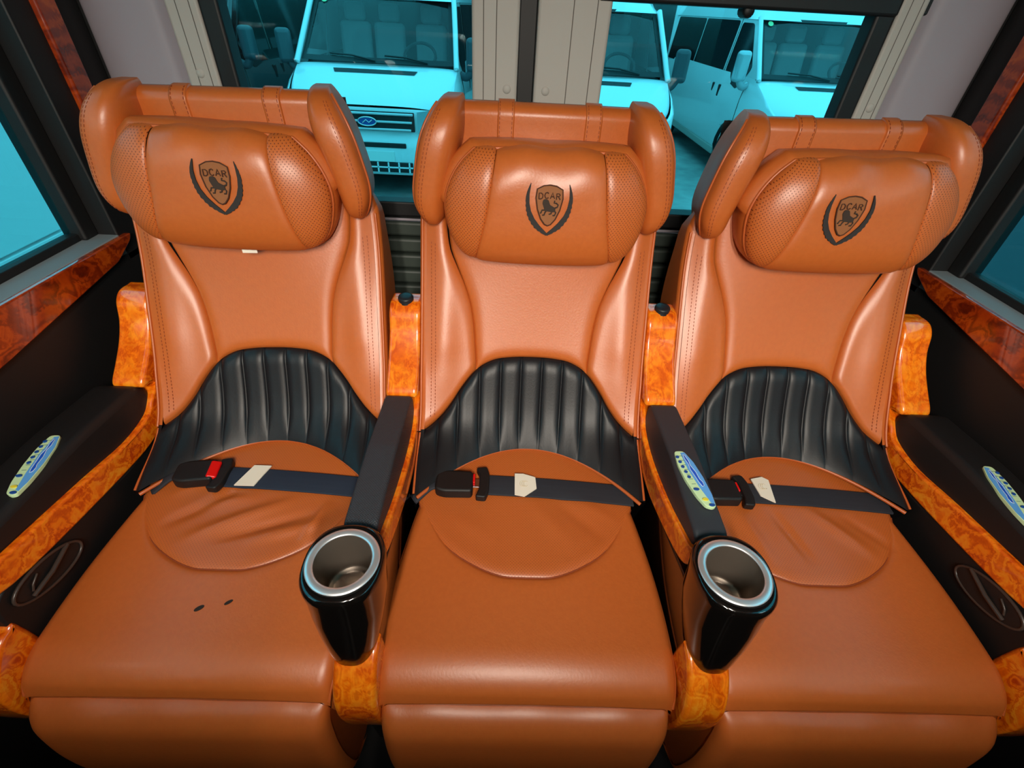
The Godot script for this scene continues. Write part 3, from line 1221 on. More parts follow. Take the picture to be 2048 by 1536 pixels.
# ------------------------------------------------------------------ armrests
func remote(T: Node3D, at: Vector3, L: float, w: float, flip: float, turn: float) -> void:
	# lens-shaped massage control: long axis along z, rounded end towards the front
	var bas := Basis(Vector3.UP, turn)
	var mp := func(a: float, b: float, d: float) -> Vector3: return at + bas * Vector3(a * flip, d, b)
	var out := [Vector2(-.40, -.5), Vector2(.10, -.5), Vector2(.36, -.30), Vector2(.52, 0), Vector2(.56, .30), Vector2(.50, .48), Vector2(.30, .5), Vector2(.02, .47), Vector2(-.22, .30), Vector2(-.42, .02), Vector2(-.50, -.25)]
	var poly := PackedVector2Array()
	for p in out: poly.append(p * Vector2(w, L))
	poly = rounded(Array(poly), .006, 3)
	var mb := MB.new()
	mb.prism(poly, -.004, .0030, mp, .001)
	var root := part("massage_control", mb, M.panel_green, T, "pale green and blue massage control panel")
	mb = MB.new()
	var blue := PackedVector2Array()
	for p in [Vector2(-.12, -.46), Vector2(.10, -.47), Vector2(.35, -.28), Vector2(.50, 0), Vector2(.54, .30), Vector2(.48, .44), Vector2(.32, .42), Vector2(.08, .14), Vector2(-.09, -.15)]: blue.append(p * Vector2(w, L))
	mb.prism(blue, .0029, .0035, mp, 0.0)
	part("blue_field", mb, M.panel_blue, root)
	mb = MB.new()
	var fig := PackedVector2Array()
	for p in [Vector2(-.03, -.42), Vector2(.05, -.41), Vector2(.13, -.30), Vector2(.11, -.22), Vector2(.24, -.10), Vector2(.28, .03), Vector2(.36, .08), Vector2(.36, .14), Vector2(.26, .16), Vector2(.18, .10), Vector2(.10, -.03), Vector2(.02, -.14), Vector2(.04, -.24), Vector2(-.04, -.34)]: fig.append(p * Vector2(w, L))
	mb.prism(fig, .0034, .0040, mp, 0.0)
	part("figure_print", mb, M.panel_deep, root, "dark blue lying figure")
	mb = MB.new()
	var fl := PackedVector3Array()
	for p in fig: fl.append(mp.call(p.x, p.y, .0040))
	mb.tube(fl, .0005, 4, true)
	part("figure_outline", mb, M.panel_line, root)
	for k in 5:
		mb = MB.new()
		mb.disc(mp.call((-.36 + .03 * k + .02 * maxi(k - 2, 0)) * w, (-.38 + .092 * k) * L, .0028), Vector3(.0032, 0, 0), Vector3(0, 0, -.0030), .0016, 12)
		part("button", mb, M.button, root)
	for q in [[-.10, .20, 0], [.12, .37, 1], [.32, .46, 0]]:
		mb = MB.new()
		mb.disc(mp.call(q[0] * w, q[1] * L, .0028), Vector3(.0052, 0, 0), Vector3(0, 0, -.0028), .0016, 14)
		part("button", mb, M.button_yellow if q[2] else M.button, root)
	mb = MB.new()
	for k in 8:
		var b := -.40 + .085 * k
		mb.box(mp.call((-.17 + .35 * maxf(0.0, (b + .05))) * w, b * L, .0032), Vector3(.007, .0006, .0011), 0.0, bas)
	part("printed_lines", mb, M.panel_text, root)

func armrest(xa: float, outer: bool, label: String, kind: int) -> void:
	var inn := -signf(xa)  # side that looks to the middle seat / aisle
	var T := thing("armrest", Vector3(xa, 0, -.55), label, "armrest", "armrests of the rear row")
	var wx := .033
	var e := func(a: float, b: float, d: float) -> Vector3: return V(d, b, a)  # (z, y) profile along x
	var mb := MB.new()
	# dark body below the rim
	var body := rounded([Vector2(-.86, -.70), Vector2(-.74, -.765), Vector2(-.62, -.772), Vector2(-.50, -.745), Vector2(-.40, -.72), Vector2(-.33, -.74), Vector2(-.325, -.86), Vector2(-.30, -1.05), Vector2(-.32, -1.30), Vector2(-.86, -1.30)], .03)
	mb.prism(body, xa - wx + .003, xa + wx - .003, e, .004)
	part("side_frame", mb, M.black_panel if outer else M.gloss_black, T)
	# burl post behind the pad
	mb = MB.new()
	var post := smooth_poly([Vector2(-.935, -.512), Vector2(-.915, -.502), Vector2(-.888, -.503), Vector2(-.868, -.520), Vector2(-.852, -.555), Vector2(-.825, -.590), Vector2(-.790, -.622), Vector2(-.764, -.645), Vector2(-.762, -.660), Vector2(-.790, -.668), Vector2(-.82, -.70), Vector2(-.88, -.76), Vector2(-.93, -.74), Vector2(-.945, -.60)], 4)
	mb.prism(post, xa - wx, xa + wx, e, .007)
	part("burl_post", mb, M.wood, T, "glossy orange burl post")
	# burl rim that carries the pad
	mb = MB.new()
	var rim_pts := [Vector2(-.86, -.66), Vector2(-.80, -.672), Vector2(-.765, -.69), Vector2(-.735, -.712), Vector2(-.66, -.720), Vector2(-.55, -.705), Vector2(-.47, -.683), Vector2(-.437, -.672), Vector2(-.420, -.664), Vector2(-.408, -.672), Vector2(-.414, -.70), Vector2(-.445, -.722), Vector2(-.52, -.748), Vector2(-.62, -.772), Vector2(-.72, -.772), Vector2(-.775, -.742), Vector2(-.84, -.715)]
	if outer:
		for k in range(10, 16):
			rim_pts[k].y += .004
		for k in range(6, 13):
			rim_pts[k].x += .12
	var rim := smooth_poly(rim_pts, 4)
	mb.prism(rim, xa - wx - .0005, xa + wx + .0005, e, .005)
	part("burl_rim", mb, M.wood, T, "glossy orange burl rim under the pad")
	# pad
	mb = MB.new()
	var pad := rounded([Vector2(-.765, -.662), Vector2(-.752, -.648), Vector2(-.60, -.640), Vector2(-.442, -.648), Vector2(-.430, -.656), Vector2(-.432, -.690), Vector2(-.55, -.722), Vector2(-.66, -.738), Vector2(-.735, -.730), Vector2(-.765, -.70)], .012)
	var pw := .0275
	var px := xa - inn * .004
	if outer:
		pad = rounded([Vector2(-.78, -.675), Vector2(-.755, -.650), Vector2(-.60, -.640), Vector2(-.34, -.645), Vector2(-.30, -.660), Vector2(-.30, -.690), Vector2(-.45, -.705), Vector2(-.66, -.735), Vector2(-.735, -.730), Vector2(-.775, -.70)], .03)
		mb.prism(pad, px - (pw if inn < 0 else .062), px + (pw if inn > 0 else .062), e, .014)
	else:
		mb.prism(pad, px - pw, px + pw, e, .006)
	part("arm_pad", mb, M.rubber_tex if kind == 0 else (M.black_plastic if outer else M.rubber), T, "black armrest pad")
	# nose of the side frame
	mb = MB.new()
	var nose := smooth_poly([Vector2(-.338, -.797), Vector2(-.322, -.788), Vector2(-.304, -.793), Vector2(-.276, -.818), Vector2(-.256, -.855), Vector2(-.250, -.90), Vector2(-.258, -.96), Vector2(-.275, -1.02), Vector2(-.30, -1.03), Vector2(-.34, -.95)], 4)
	mb.prism(nose, xa - wx - .001, xa + wx + .001, e, .008)
	part("burl_nose", mb, M.wood, T, "glossy orange burl block at the front")
	if kind == 1:
		remote(T, V(xa - inn * .002, -.6398, -.545), .128, .036, -inn, -inn * 0.05)
	elif kind == 2:
		remote(T, V(xa - inn * .004, -.640, -.530), .135, .034, inn, inn * 0.10)
	if not outer:
		# push cap on the post
		mb = MB.new()
		mb.xf = Transform3D(Basis(Vector3.RIGHT, .12), V(xa, -.504, -.899))
		mb.lathe([Vector2(0, .012), Vector2(.010, .0125), Vector2(.0150, .011), Vector2(.0165, .008), Vector2(.0165, .001), Vector2(.0185, .0), Vector2(.0185, -.004)], Vector3.ZERO, 20)
		part("round_cap", mb, M.knob, T, "round black cap on the post")
		# cup holder
		var cx := xa - inn * .007
		var cz := -.364
		var cy := H - .632
		mb = MB.new()
		var rows := []
		# wall rings from the foot up to the rim, then into the bore
		var rings := [[-.185, .033, .040, .034, 2.6], [-.15, .040, .048, .026, 2.6], [-.11, .048, .055, .016, 2.6], [-.07, .054, .060, .007, 2.5], [-.035, .0555, .0615, .002, 2.4], [-.012, .058, .064, .0, 2.4], [-.003, .0575, .0635, .0, 2.4], [.0015, .0555, .061, 0, 2.3], [.003, .052, .057, 0, 2.2], [.0015, .049, .0495, 0, 2.0], [-.004, .0455, .0455, 0, 2.0]]
		for rg in rings:
			var row := PackedVector3Array()
			for s in 49:
				var g := TAU * s / 48
				var ex: float = 2.0 / rg[4]
				var c0 := cos(g)
				var s0 := sin(g)
				row.append(Vector3(cx + signf(c0) * pow(absf(c0), ex) * rg[1], cy + rg[0], cz + rg[3] + signf(s0) * pow(absf(s0), ex) * rg[2]))
			rows.append(row)
		mb.grid(rows, Vector3.ZERO, true)
		var cup := part("cup_holder", mb, M.gloss_black, T, "glossy black cup holder")
		mb = MB.new()
		var ring := []
		for k in 13:
			var g := TAU * k / 12
			ring.append(Vector2(.0465 + cos(g) * .0060, .003 + sin(g) * .0026))
		mb.lathe(ring, Vector3(cx, cy, cz), 56)
		part("chrome_ring", mb, M.chrome, cup, "chrome ring")
		mb = MB.new()
		mb.lathe([Vector2(.0430, .002), Vector2(.0415, -.03), Vector2(.037, -.07), Vector2(.0345, -.074), Vector2(.030, -.076), Vector2(.0285, -.080), Vector2(.016, -.081), Vector2(0, -.081)], Vector3(cx, cy, cz), 40, 1, 1, -1.0)
		part("cup_liner", mb, M.cup_metal, cup, "grey metal cup liner")
	else:
		# folding cup holder on the flank: oval bezel, dark face and hinge bar
		var fx := xa + inn * (wx - .001)
		mb = MB.new()
		var oval := PackedVector2Array()
		for s in 32:
			var g := TAU * s / 32
			oval.append(Vector2(-.415 + cos(g) * .062, -.775 + sin(g) * .028 + cos(g) * .012))
		var bz := PackedVector3Array()
		for p in oval: bz.append(V(fx + inn * .002, p.y, p.x))
		mb.tube(bz, .0028, 6, true)
		var fc := part("folding_cup_holder", mb, M.dull_brown, T, "oval folding cup holder set in the flank")
		mb = MB.new()
		mb.prism(oval, fx - .003, fx + .0015, e, 0.0)
		part("face", mb, M.black_plastic, fc)
		mb = MB.new()
		mb.tube(PackedVector3Array([V(fx + inn * .003, -.765, -.46), V(fx + inn * .006, -.775, -.415), V(fx + inn * .003, -.781, -.375)]), .004, 6)
		mb.tube(PackedVector3Array([V(fx + inn * .003, -.756, -.40), V(fx + inn * .005, -.762, -.385), V(fx + inn * .003, -.773, -.38)]), .002, 5)
		part("hinge_bar", mb, M.dull_brown, fc)

# ------------------------------------------------------------------ vehicle shell
func slab(called: String, c: Vector3, s: Vector3, m: Material, parent: Node3D, bev := 0.003, label := "") -> MeshInstance3D:
	var mb := MB.new()
	mb.box(c, s, bev)
	return part(called, mb, m, parent, label)

func shell() -> void:
	var F := thing("floor", Vector3(0, 0, 0), "dark carpeted floor of the minibus", "floor", "", "structure")
	slab("carpet", Vector3(0, -.03, 1.2), Vector3(2.1, .06, 5.0), M.carpet, F, 0.0)
	var Cc := thing("ceiling", Vector3(0, 1.86, 0), "pale ceiling lining of the minibus", "ceiling", "", "structure")
	slab("lining", Vector3(0, 1.89, 1.2), Vector3(2.1, .06, 5.0), M.ceiling, Cc, 0.0)
	var Wf := thing("wall_front", Vector3(0, 0, 3.65), "dark partition behind the viewer", "wall", "", "structure")
	slab("partition", Vector3(0, .93, 3.68), Vector3(2.1, 1.92, .06), M.black_panel, Wf, 0.0)
	for sg: float in [-1.0, 1.0]:
		var nm := "left" if sg < 0 else "right"
		var W := thing("wall_" + nm, Vector3(sg * .97, 0, 0), "black side wall trim under the " + nm + " side window", "wall", "", "structure")
		var x0 := .93
		# lower wall, header, rear pillar, front pillar: all with thickness
		slab("lower_panel", V(sg * .985, -.895, 1.23), Vector3(.11, .83, 4.86), M.black_panel, W, .004)
		slab("header", V(sg * .985, .45, 1.23), Vector3(.11, .18, 4.86), M.vinyl_cool, W, .004)
		slab("rear_pillar", V(sg * .985, -.07, -1.112), Vector3(.11, .86, .176), M.black_plastic, W, .004)
		slab("front_pillar", V(sg * .985, -.07, 3.58), Vector3(.11, .86, .16), M.black_plastic, W, .004)
		slab("window_ledge", V(sg * .985, -.461, 1.25), Vector3(.109, .045, 4.6), M.grey_ledge, W, .003)
		# black seal round the pane
		var N := thing("window_1" if sg < 0 else "window_2", V(sg * 1.0, -.4, 0), "tinted " + nm + " side window", "window", "", "structure")
		slab("pane", V(sg * 1.0, -.03, 1.24), Vector3(.006, .80, 4.54), M.glass, N, 0.0)
		slab("seal", V(sg * .995, -.03, -1.006), Vector3(.05, .82, .04), M.black_plastic, N, .006)
		slab("seal", V(sg * .998, -.432, 1.24), Vector3(.03, .018, 4.54), M.black_plastic, N, .004)
		# burl sill strip and pillar strip
		var S := thing("trim_1" if sg < 0 else "trim_2", V(sg * .93, -.45, -.5), "burl wood sill strip below the " + nm + " side window", "trim", "", "structure")
		var mb := MB.new()
		var q := PackedVector2Array([Vector2(-1.05, -.441), Vector2(-.6, -.436), Vector2(.6, -.436), Vector2(.6, -.56), Vector2(-.2, -.56), Vector2(-.66, -.522), Vector2(-.98, -.482), Vector2(-1.04, -.455)])
		mb.prism(rounded(Array(q), .008), sg * .918, sg * .932, func(a, b, d): return V(d, b, a), .003)
		part("sill_strip", mb, M.wood_dimmed, S)
		var S2 := thing("trim_3" if sg < 0 else "trim_4", V(sg * .93, -.2, -1.1), "narrow burl strip on the " + nm + " rear pillar", "trim", "", "structure")
		slab("pillar_strip", V(sg * .926, -.02, -1.105), Vector3(.016, .74, .05), M.wood_dimmed, S2, .005)
		# D pillar at the corner of the rear wall
		var D := thing("trim_5" if sg < 0 else "trim_6", V(sg * .84, -.9, -1.2), "grey vinyl corner pillar at the " + nm + " of the rear doors", "trim", "", "structure")
		mb = MB.new()
		var pr := smooth_poly([Vector2(.925, -1.235), Vector2(.925, -1.20), Vector2(.905, -1.186), Vector2(.86, -1.178), Vector2(.80, -1.184), Vector2(.768, -1.196), Vector2(.758, -1.235)], 4)
		mb.prism(pr, -1.32 + H, .5 + H, func(a, b, d): return Vector3(sg * a, d, b), 0.0)
		part("pillar_cover", mb, M.vinyl_cool, D)
	# rear wall header
	var Wb := thing("wall_back", V(0, -.5, -1.25), "black header above the rear door windows", "wall", "", "structure")
	slab("header", V(0, .285, -1.235), Vector3(1.95, .53, .07), M.black_plastic, Wb, .004)
	slab("corner_panel", V(-.985, -.39, -1.235), Vector3(.13, 1.88, .07), M.black_plastic, Wb, .0)
	slab("corner_panel", V(.985, -.39, -1.235), Vector3(.13, 1.88, .07), M.black_plastic, Wb, .0)
	# rear doors
	for sg: float in [-1.0, 1.0]:
		var nm := "left" if sg < 0 else "right"
		var x0 := -.757 if sg < 0 else -.014   # left end
		var x1 := -.050 if sg < 0 else .757
		var g0 := -.652 if sg < 0 else .133
		var g1 := -.147 if sg < 0 else .672
		var D := thing("door_1" if sg < 0 else "door_2", V((x0 + x1) / 2, -1.32, -1.22), nm + " rear door with pale vinyl posts and ribbed dark lower panel", "door", "", "structure")
		# outer skin below
		slab("skin", V((x0 + x1) / 2, -.88, -1.25), Vector3(x1 - x0, .88, .03), M.black_plastic, D, 0.0)
		slab("sill_frame", V((x0 + x1) / 2, -.412, -1.222), Vector3(x1 - x0, .036, .05), M.black_plastic, D, .004)
		slab("sill_bead", V((g0 + g1) / 2, -.437, -1.197), Vector3(g1 - g0, .006, .006), M.vinyl_cool, D, .002)
		# ribs of the lower panel, each its own slat
		for k in 14:
			slab("rib", V((x0 + x1) / 2, -.465 - .045 * k, -1.222), Vector3(x1 - x0 - .01, .038, .04), M.rib, D, .007)
		# vinyl posts: inner (by the gap) and outer (by the corner pillar)
		var ix0 := -.147 if sg < 0 else -.014
		var ix1 := -.050 if sg < 0 else .133
		for P in [[ix0, ix1, true], [minf(g0, x0) if sg < 0 else .703, -.690 if sg < 0 else x1, false]]:
			var mb := MB.new()
			mb.box(V((P[0] + P[1]) / 2, .05, -1.215), Vector3(P[1] - P[0], .90, .04), .006)
			var po := part("vinyl_post", mb, M.vinyl, D, "pale grey vinyl post")
			mb = MB.new()
			for f in ([.25, .52] if sg < 0 else [.48, .80]) if P[2] else [.35, .75]:
				var xx := lerpf(P[0], P[1], f)
				mb.tube(PackedVector3Array([V(xx, -.39, -1.1955), V(xx, .4, -1.1955)]), .0012, 5)
			part("seam", mb, M.seam, po)
			mb = MB.new()
			var sxx: float = (P[1] - .022 if sg < 0 else P[0] + .026) if P[2] else (P[0] + .03)
			mb.xf = Transform3D(Basis(Vector3.RIGHT, PI / 2), V(sxx, -.142, -1.197))
			mb.lathe([Vector2(0, .004), Vector2(.004, .0042), Vector2(.0085, .003), Vector2(.010, 0), Vector2(.010, -.003)], Vector3.ZERO, 16)
			part("screw", mb, M.vinyl, po)
		# black rubber round the pane
		var ob := [-.690, -.650] if sg < 0 else [.662, .703]
		slab("rubber_frame", V((ob[0] + ob[1]) / 2, .05, -1.218), Vector3(ob[1] - ob[0], .90, .046), M.black_plastic, D, .006)
		slab("rubber_frame", V((g0 + g1) / 2, .036, -1.214), Vector3(g1 - g0 + .06, .042, .05), M.black_plastic, D, .006)
		var N := thing("window_3" if sg < 0 else "window_4", V((g0 + g1) / 2, -.39, -1.235), nm + " rear door window of blue-green tinted glass", "window", "", "structure")
		slab("pane", V((g0 + g1) / 2, -.19, -1.236), Vector3(g1 - g0 + .02, .44, .006), M.glass, N, 0.0)
		if sg > 0:
			var mb := MB.new()
			mb.xf = Transform3D(Basis(Vector3.RIGHT, PI / 2), V(.405, .012, -1.205))
			mb.lathe([Vector2(0, .012), Vector2(.008, .012), Vector2(.012, .008), Vector2(.012, -.02)], Vector3.ZERO, 14)
			part("hinge_knob", mb, M.black_plastic, N)
	# dark weather strip in the gap between the doors
	var G := thing("trim_7", V(-.032, -.5, -1.24), "black weather strip in the gap between the rear doors", "trim", "", "structure")
	slab("weather_strip", V(-.032, -.39, -1.245), Vector3(.040, 1.86, .03), M.black_plastic, G, .004)
	# ceiling lamps (above the frame) and the light they give
	for q: float in [-.17, .17]:
		var Lm := thing("ceiling_light", V(q, .525, -.35), ("left" if q < 0 else "right") + " linear ceiling lamp running along the aisle", "lamp", "linear ceiling lamps")
		slab("diffuser", V(q, .531, 1.25), Vector3(.07, .012, 1.4), M.lamp, Lm, .003)
		slab("housing", V(q, .535, 1.25), Vector3(.09, .010, 1.44), M.vinyl, Lm, .003)

func van(label: String, cx: float, zf: float, paint: Material, group := "", mirror_mat: Material = M.van_mirror) -> void:
	var T := thing("van", Vector3(cx, GROUND, zf), label, "van", group)
	var o := Vector3(cx, GROUND, zf)
	var fx := func(z: float) -> float: return tab([Vector2(-5.3, .96), Vector2(-4.9, 1.0), Vector2(-.9, 1.0), Vector2(-.45, .985), Vector2(-.2, .95), Vector2(-.08, .90), Vector2(0, .80)], z)
	var mb := MB.new()
	var rows: Array
	var zs := [0.0, -.03, -.08, -.15, -.25, -.4, -.6, -.8, -1.2, -2.0, -3.0, -4.0, -4.9, -5.15, -5.3]
	var sec := [Vector2(.90, .30), Vector2(.955, .40), Vector2(.975, .60), Vector2(.98, .85), Vector2(.97, 1.05), Vector2(.945, 1.20), Vector2(.925, 1.30)]
	var hood := func(x: float, z: float) -> float:
		var f := clampf(-z / .74, 0, 1)
		return lerpf(.97, 1.30, pow(f, .72)) - .05 * pow(absf(x) / .93, 4.0) * (1.0 - f * .6)
	for sg: float in [-1.0, 1.0]:
		rows = []
		for z: float in zs:
			var row := PackedVector3Array()
			for p in sec:
				var y: float = minf(p.y, hood.call(.93, z)) if z > -.74 else p.y
				row.append(o + Vector3(sg * p.x * fx.call(z), y, z))
			rows.append(row)
		mb.grid(rows, Vector3(sg, 0, 0))
		# upper side, with the slope of the wind screen pillar in front
		rows = []
		for z: float in [-.74, -.95, -1.2, -1.42, -1.6, -2.2, -3.2, -4.2, -4.9, -5.15, -5.28]:
			var top := minf(1.92, 1.31 + (-.74 - z) * .86)
			var row := PackedVector3Array()
			for k in 5:
				var y := lerpf(1.30, top, k / 4.0)
				row.append(o + Vector3(sg * lerpf(.925, .85, (y - 1.30) / .62) * (1.0 if z > -5.0 else .98), y, z))
			rows.append(row)
		mb.grid(rows, Vector3(sg, 0, 0))
		# pillar
		mb.tube(PackedVector3Array([o + Vector3(sg * .915, 1.29, -.70), o + Vector3(sg * .875, 1.62, -1.07), o + Vector3(sg * .835, 1.92, -1.40)]), .032, 8)
	# hood
	rows = []
	for i in 13:
		var z := lerpf(-.02, -.76, i / 12.0)
		var row := PackedVector3Array()
		for j in 25:
			var s := lerpf(-1, 1, j / 24.0)
			var x: float = s * .925 * fx.call(z)
			row.append(o + Vector3(x, hood.call(s * .93, z), z - .10 * pow(absf(s), 4.0) * (1.0 - i / 12.0)))
		rows.append(row)
	mb.grid(rows, Vector3(0, 1, .5))
	# front fascia
	rows = []
	for p in [Vector2(.28, -.06), Vector2(.30, -.01), Vector2(.40, .02), Vector2(.58, .03), Vector2(.66, .01), Vector2(.72, -.02), Vector2(.85, -.01), Vector2(.95, -.015), Vector2(.972, -.03)]:
		var row := PackedVector3Array()
		for j in 25:
			var s := lerpf(-1, 1, j / 24.0)
			row.append(o + Vector3(s * .90, p.x - (.03 * pow(absf(s), 4.0) if p.x > .9 else 0.0), p.y - .14 * pow(absf(s), 5.0)))
		rows.append(row)
	mb.grid(rows, Vector3(0, 0, 1))
	# roof
	rows = []
	for z: float in [-1.38, -1.5, -1.7, -1.95, -2.3, -3.0, -4.0, -4.9, -5.15, -5.28]:
		var up: float = tab([Vector2(-5.28, 2.30), Vector2(-5.0, 2.42), Vector2(-3.0, 2.45), Vector2(-2.3, 2.40), Vector2(-1.95, 2.28), Vector2(-1.7, 2.14), Vector2(-1.5, 2.00), Vector2(-1.38, 1.90)], z)
		var row := PackedVector3Array()
		for j in 25:
			var s := lerpf(-1, 1, j / 24.0)
			var k := pow(1.0 - pow(absf(s), 3.4), .55)
			row.append(o + Vector3(s * .862, lerpf(1.90, up, k), z))
		rows.append(row)
	mb.grid(rows, Vector3(0, 1, 0))
	mb.box(o + Vector3(0, 1.2, -5.29), Vector3(1.80, 1.9, .04), .01)
	part("body", mb, paint, T)
	# floor pan and dark cabin
	slab("underbody", o + Vector3(0, .33, -2.65), Vector3(1.7, .12, 5.1), M.van_trim, T, 0.0)
	slab("cabin_rear", o + Vector3(0, 1.45, -2.35), Vector3(1.66, 1.0, .04), M.van_dark, T, 0.0)
	slab("dashboard", o + Vector3(0, 1.19, -.98), Vector3(1.72, .22, .44), M.van_dark, T, .06)
	mb = MB.new()
	var sw := PackedVector3Array()
	for k in 20:
		var g := TAU * k / 20
		sw.append(o + Vector3(.42 + cos(g) * .19, 1.36 + sin(g) * .13, -1.22 - sin(g) * .14))
	mb.tube(sw, .018, 6, true)
	part("steering_wheel", mb, M.van_dark, T)
	for x: float in [-.50, -.06, .48]:
		mb = MB.new()
		mb.box(o + Vector3(x, 1.38, -1.85), Vector3(.40, .56, .12), .05, Basis(Vector3.RIGHT, -.15))
		mb.box(o + Vector3(x, 1.76, -1.92), Vector3(.27, .20, .10), .05, Basis(Vector3.RIGHT, -.15))
		part("cab_seat", mb, M.van_seat, T, "pale grey cab seat")
	# wind screen with its black border
	mb = MB.new()
	var ws := func(s: float, t: float, d: float) -> Vector3:
		var hw := lerpf(.88, .80, t)
		return o + Vector3(s * hw, lerpf(1.31, 1.915, t) + d * .7, lerpf(-.70, -1.40, t) - .07 * s * s + d * .7)
	rows = []
	for i in 9:
		var row := PackedVector3Array()
		for j in 17:
			row.append(ws.call(lerpf(-1, 1, j / 16.0), i / 8.0, 0.0))
		rows.append(row)
	mb.grid(rows, Vector3(0, .5, 1))
	part("windscreen", mb, M.windshield, T, "wind screen")
	mb = MB.new()
	for q in [[0.0, .075], [.95, 1.0]]:
		rows = []
		for i in 2:
			var row := PackedVector3Array()
			for j in 17:
				row.append(ws.call(lerpf(-1, 1, j / 16.0), q[i], .008))
			rows.append(row)
		mb.grid(rows, Vector3(0, .5, 1))
	for sg: float in [-1.0, 1.0]:
		rows = []
		for i in 9:
			rows.append(PackedVector3Array([ws.call(sg * .95, i / 8.0, .008), ws.call(sg * 1.0, i / 8.0, .008)]))
		mb.grid(rows, Vector3(0, .5, 1))
	part("screen_border", mb, M.van_trim, T)
	for q in [[-.62, -.02, .10], [.10, .66, .09]]:
		mb = MB.new()
		mb.tube(PackedVector3Array([ws.call(q[0], .10, .02), ws.call((q[0] + q[1]) / 2, .075, .03), ws.call(q[1], .02, .02)]), .010, 5)
		part("wiper", mb, M.van_trim, T)
	mb = MB.new()
	mb.xf = Transform3D(Basis(), Vector3.ZERO)
	mb.disc(ws.call(-.86, .90, .012), Vector3(.035, 0, 0), Vector3(0, .025, -.025), .003, 16)
	part("screen_sticker", mb, M.sticker, T, "pale green round sticker")
	# hood vent
	mb = MB.new()
	rows = []
	for q: float in [-.53, -.61]:
		var row := PackedVector3Array()
		for j in 11:
			var x := lerpf(-.45, .45, j / 10.0) + (.03 if q < -.6 else 0.0) * (1 if j < 5 else -1) * -1.0
			row.append(o + Vector3(x, hood.call(x, q) + .006, q))
		rows.append(row)
	mb.grid(rows, Vector3(0, 1, .5))
	part("hood_vent", mb, M.van_trim, T, "dark slot vent in the hood")
	# grille: dark backing, chrome bars, oval badge
	mb = MB.new()
	mb.box(o + Vector3(0, .85, .005), Vector3(1.02, .19, .02), .02)
	part("grille_backing", mb, M.van_trim, T)
	for k in 3:
		mb = MB.new()
		mb.box(o + Vector3(0, .775 + .075 * k, .022), Vector3(1.0 - .03 * (2 - k), .022, .03), .006)
		part("grille_bar", mb, M.chrome, T)
	mb = MB.new()
	mb.disc(o + Vector3(0, .85, .034), Vector3(.10, 0, 0), Vector3(0, .042, 0), .012, 24)
	var bg := part("badge", mb, M.button, T, "oval badge")
	mb = MB.new()
	var bl := PackedVector3Array()
	for k in 24: bl.append(o + Vector3(cos(TAU * k / 24) * .10, .85 + sin(TAU * k / 24) * .042, .046))
	mb.tube(bl, .007, 5, true)
	mb.tube(PackedVector3Array([o + Vector3(-.05, .835, .048), o + Vector3(-.01, .865, .048), o + Vector3(.02, .84, .048), o + Vector3(.055, .865, .048)]), .006, 5)
	part("badge_ring", mb, M.chrome, bg)
	for sg: float in [-1.0, 1.0]:
		mb = MB.new()
		rows = []
		for i in 5:
			var row := PackedVector3Array()
			for j in 7:
				var s := sg * lerpf(.60, .965, j / 6.0)
				var y := lerpf(.74, lerpf(.95, 1.0, j / 6.0), i / 4.0)
				row.append(o + Vector3(s * .90, y, .012 - .14 * pow(absf(s), 5.0)))
			rows.append(row)
		mb.grid(rows, Vector3(sg * .3, 0, 1))
		part("headlamp", mb, M.lamp_glass, T, "clear headlamp glass")
		mb = MB.new()
		mb.box(o + Vector3(sg * 1.10, 1.42, -.92), Vector3(.17, .34, .12), .045, Basis(Vector3.UP, -sg * .15))
		mb.tube(smooth_path([o + Vector3(sg * 1.08, 1.28, -.92), o + Vector3(sg * 1.02, 1.20, -.93), o + Vector3(sg * .94, 1.22, -.95)]), .045, 7)
		part("mirror", mb, mirror_mat, T)
	slab("bumper_slot", o + Vector3(0, .615, .028), Vector3(.80, .05, .02), M.van_trim, T, .008)
	slab("number_plate", o + Vector3(0, .50, .036), Vector3(.52, .11, .012), M.plate, T, .004)
	slab("lower_grille", o + Vector3(0, .385, .022), Vector3(.92, .11, .02), M.van_trim, T, .01)
	for k in 8:
		slab("grille_bar", o + Vector3(-.42 + .12 * k, .385, .034), Vector3(.018, .11, .012), paint, T, .003)
	slab("grille_bar", o + Vector3(0, .385, .034), Vector3(.92, .016, .012), paint, T, .003)
	# side glass, door seams, handles, wheels
	for sg: float in [-1.0, 1.0]:
		var on := func(y: float, z: float, d: float) -> Vector3:
			var x := lerpf(.925, .85, (y - 1.30) / .62) if y > 1.30 else tab([Vector2(.3, .90), Vector2(.4, .955), Vector2(.6, .975), Vector2(.85, .98), Vector2(1.05, .97), Vector2(1.2, .945), Vector2(1.3, .925)], y)
			return o + Vector3(sg * (x + d), y, z)
		var qs := [[Vector2(-1.02, 1.40), Vector2(-1.25, 1.14), Vector2(-1.75, 1.22), Vector2(-1.86, 1.30), Vector2(-1.86, 1.86), Vector2(-1.48, 1.86)], [Vector2(-1.98, 1.24), Vector2(-3.4, 1.24), Vector2(-3.4, 1.88), Vector2(-1.98, 1.88)], [Vector2(-3.46, 1.24), Vector2(-5.05, 1.24), Vector2(-5.05, 1.88), Vector2(-3.46, 1.88)]]
		for q in qs:
			mb = MB.new()
			mb.prism(rounded(q, .05), .0, .010, func(a, b, d): return on.call(b, a, d), 0.0, false)
			part("side_window", mb, M.van_glass, T, "dark tinted side window")
		mb = MB.new()
